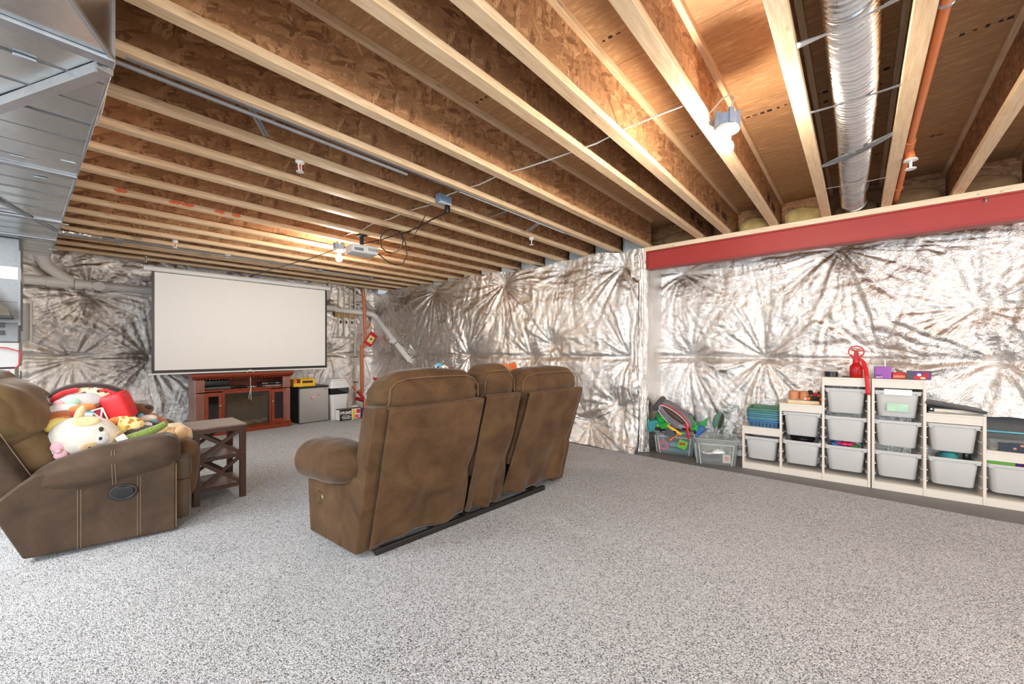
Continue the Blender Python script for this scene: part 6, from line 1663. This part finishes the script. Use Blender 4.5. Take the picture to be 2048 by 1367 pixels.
# giraffe
p = rpx(252, 855, 0.36)
t = thing('plush_giraffe', 'plush giraffe with orange spots lying beside the red barn', 'soft toy', p, 0, 'soft toys on the recliner', rot=(0, 0, RA))
B().ball((0.02, 0.01, 0.015), (0.072, 0.055, 0.055), 18, 12).build('body', 'giraffe', t)
B().tube([(0.02, 0, 0.03), (-0.01, -0.01, 0.05), (-0.035, -0.02, 0.055)], [0.04, 0.035, 0.03], 12).build('neck', 'giraffe', t)
B().ball((-0.030, -0.035, -0.005), (0.040, 0.034, 0.034), 14, 10).build('head', 'plush_yellow', t)
B().ball((-0.020, -0.066, -0.010), (0.010, 0.006, 0.007), 8, 6).build('eye', 'plush_grey', t)
B().ball((-0.052, -0.01, 0.055), (0.040, 0.02, 0.025), 12, 8, (0, -0.2, 0)).build('ear', 'plush_orange', t)
B().ball((-0.085, -0.03, -0.035), (0.032, 0.02, 0.026), 14, 8).build('muzzle', 'plush_orange', t); B().ball((-0.085, -0.048, -0.035), (0.022, 0.006, 0.018), 12, 6).build('muzzle_inset', 'plush_brown', t)
ball_toy('brown_cloth', 'plush_brown', rpx(208, 850, 0.40), (0.09, 0.05, 0.045), 'crumpled brown soft cloth left of the giraffe', wob=0.2)
# crocodile tail
t = thing('plush_crocodile', 'green plush crocodile tail reaching over the recliner arm', 'soft toy', rpx(280, 872, 0.22), 0, 'soft toys on the recliner', rot=(0, 0, RA))
pts = [(-0.10, 0.02, -0.055), (-0.055, 0.01, -0.020), (-0.01, 0.0, 0.0), (0.05, 0.0, 0.025), (0.10, 0.0, 0.050), (0.135, 0, 0.073)]
def knob(k): return 1+0.08*math.sin(k*9)
P = [Vector(pts[0]).lerp(Vector(pts[1]), 0)] ; R = []
PP = []
for i in range(len(pts)-1):
    for f in np.linspace(0, 1, 6, endpoint=False): PP.append(Vector(pts[i]).lerp(Vector(pts[i+1]), f))
PP.append(Vector(pts[-1]))
RR = [(0.042*(1-0.55*k/(len(PP)-1)))*knob(k)*(0.4 if k == len(PP)-1 else 1) for k in range(len(PP))]
B().tube(PP, RR, 14).build('tail', 'plush_green', t)
B().tube([(-0.10, -0.01, -0.06), (0.0, -0.02, -0.045), (0.11, -0.02, -0.02)], [0.035, 0.035, 0.015], 12).build('body', 'plush_green', t)
B().soft((-0.085, -0.045, 0.005), (0.05, 0.006, 0.045), 0.002, 4, rot=(0, -0.5, 0)).build('cloth_tag', 'plush_white', t)
# shaggy teddy at the front of the seat
t = ball_toy('teddy_bear', 'plush_teddy', rpx(333, 868, 0.34), (0.070, 0.07, 0.055), 'shaggy light brown teddy bear at the front edge of the seat', wob=0.28, n=44, m=30,
             parts=[('arm', 'plush_teddy', (0.075, -0.02, -0.005), (0.045, 0.05, 0.055), (0, 0, 0)), ('leg', 'plush_teddy', (-0.03, -0.03, -0.03), (0.05, 0.04, 0.04), (0, 0, 0))])
ball_toy('plush_dog', 'plush_brown', rpx(283, 818, 0.60), (0.075, 0.05, 0.045), 'dark brown plush dog behind the small pastel toys', wob=0.12, parts=[('ear', 'plush_dark', (0.035, -0.03, 0.01), (0.03, 0.015, 0.022), (0, 0, 0)), ('chest', 'plush_white', (-0.06, -0.03, -0.02), (0.02, 0.015, 0.014), (0, 0, 0))])
for x, y, v, r, key, lab in [(262, 832, 0.50, (0.024, 0.02, 0.030), 'plush_pink', 'small pink plush right of the barn'), (272, 842, 0.44, (0.04, 0.03, 0.026), 'plush_pink', 'pale pink plush above the giraffe'),
                             (281, 832, 0.52, 0.022, 'sky_blue', 'small turquoise bead toy right of the barn'), (296, 836, 0.50, (0.050, 0.03, 0.026), 'plush_cream', 'cream plush between the two turquoise beads'),
                             (308, 841, 0.50, 0.022, 'sky_blue', 'turquoise bead toy nearest the front of the seat'), (290, 850, 0.42, (0.04, 0.03, 0.024), 'plush_white', 'white plush behind the crocodile tail'),
                             (311, 848, 0.46, (0.034, 0.03, 0.018), 'plush_dark', 'small black plush near the tip of the crocodile tail'), (300, 872, 0.30, (0.05, 0.04, 0.03), 'plush_orange', 'orange plush under the crocodile tail'),
                             (318, 868, 0.38, (0.04, 0.03, 0.03), 'plush_dark', 'black and white plush between crocodile and teddy'), (268, 812, 0.62, (0.035, 0.03, 0.03), 'plush_rust', 'rust brown plush right behind the barn'),
                             (243, 790, 0.62, (0.030, 0.02, 0.018), 'plush_orange', 'small orange plush tip above the barn')]:
    ball_toy('small_plush', key, rpx(x, y, v), r, lab, n=12, m=8)
t = thing('tagged_toy', 'small blue tagged toy between orange paw and barn', 'soft toy', rpx(177, 834, 0.40), 0, 'soft toys on the recliner', rot=(0, 0.1, RA))
B().soft((0, 0, 0), (0.052, 0.02, 0.085), 0.018, 6).build('tag_card', 'sky_blue', t); B().soft((0, -0.012, 0.02), (0.038, 0.003, 0.02), 0.001, 3).build('tag_label', 'print_white', t); B().torus((0.0, -0.012, -0.012), 0.012, 0.003, (0, 1, 0), 14, 5).build('tag_ring', 'print_white', t)
# blue and white box on the floor behind the recliner front
p = on(368, 870, Y=5.5)
t = thing('wipes_pack', 'blue and white pack on the carpet behind the recliner', 'pack', (0.91, 5.45, 0.003), 0.1)
B().box(-0.07, -0.05, 0, 0.07, 0.05, 0.14).build('pack', 'sky_blue', t, bevel=0.01); B().box(-0.06, -0.052, 0.02, 0.06, -0.0502, 0.07).build('label_band', 'print_white', t)

# ------------------------------------------------------------------ soft toys and cardboard on the sofa, seen over its back
SFO = Vector((1.118, 2.121, 0)); SFA = math.radians(-3.5)
def sl(u, v, z): return SFO+Vector((u*math.cos(SFA)-v*math.sin(SFA), u*math.sin(SFA)+v*math.cos(SFA), z))
def spx(x, y, v):
    d = ray(x, y); c, s = math.cos(SFA), math.sin(SFA)
    k = -d[0]*s+d[1]*c; o = -SFO.x*s+SFO.y*c; t = (v+o)/k
    return Vector((d[0]*t, d[1]*t, CAM_H+d[2]*t))
c = spx(880, 741, 0.28)
t = thing('plush_puppy', 'black spotted white plush showing above the sofa back', 'soft toy', c, SFA)
B().ball((0, 0, 0), (0.075, 0.06, 0.05), 20, 12).build('head', 'cow_spots', t)
B().ball((0, 0.02, -0.28), (0.12, 0.11, 0.25), 16, 12).build('body', 'cow_spots', t)
B().ball((-0.085, 0, 0.0), (0.022, 0.02, 0.035), 10, 8).build('ear', 'plush_dark', t)
B().ball((-0.03, -0.03, 0.045), (0.028, 0.02, 0.016), 10, 8).build('bow', 'sky_blue', t)
c = spx(856, 748, 0.28)
t = thing('plush_pig', 'pale pink plush top beside the spotted plush on the sofa', 'soft toy', c, SFA)
B().ball((0, 0, 0), (0.06, 0.05, 0.04), 14, 10).build('head', 'plush_pink', t); B().ball((-0.055, 0, -0.005), (0.04, 0.04, 0.028), 12, 8).build('cheek', 'plush_cream', t); B().ball((0, 0.02, -0.27), (0.10, 0.10, 0.25), 14, 10).build('body', 'plush_pink', t)
c = spx(902, 741, 0.30)
t = thing('plush_mouse', 'small brown plush head right of the spotted plush on the sofa', 'soft toy', c, SFA)
B().ball((0, 0, 0), (0.035, 0.035, 0.035), 12, 10).build('head', 'plush_brown', t); B().ball((0.02, 0.02, -0.26), (0.07, 0.08, 0.25), 12, 10).build('body', 'plush_brown', t)
a, c2 = spx(971, 727, 0.22), spx(1036, 742, 0.22)
t = thing('cardboard_sheet', 'orange cardboard leaning on the sofa console behind the narrow cushion', 'cardboard', sl(0.90, 0.22, 0.56), SFA)
def cl(p): 
    q = p-sl(0.90, 0.22, 0.56); return (q.x*math.cos(-SFA)-q.y*math.sin(-SFA), q.x*math.sin(-SFA)+q.y*math.cos(-SFA), q.z)
P = [cl(spx(x, y, 0.22)) for x, y in [(970, 728), (1012, 725), (1020, 731), (1030, 748)]]
poly = [(P[0][0], 0.0), (P[3][0], 0.0), (P[3][0], P[3][2]), (P[2][0], P[2][2]), (P[1][0], P[1][2]), (P[0][0], P[0][2])]
B().prism(poly, -0.003, 0.003, 'Y').build('front_sheet', 'cardboard', t)
Q = [cl(spx(x, y, 0.25)) for x, y in [(1014, 728), (1024, 726), (1030, 724), (1037, 741)]]
B().prism([(Q[0][0], 0.0), (Q[3][0], 0.0), (Q[3][0], Q[3][2]), (Q[2][0], Q[2][2]), (Q[0][0], Q[0][2])], 0.028, 0.033, 'Y').build('folded_flap', 'orange', t)
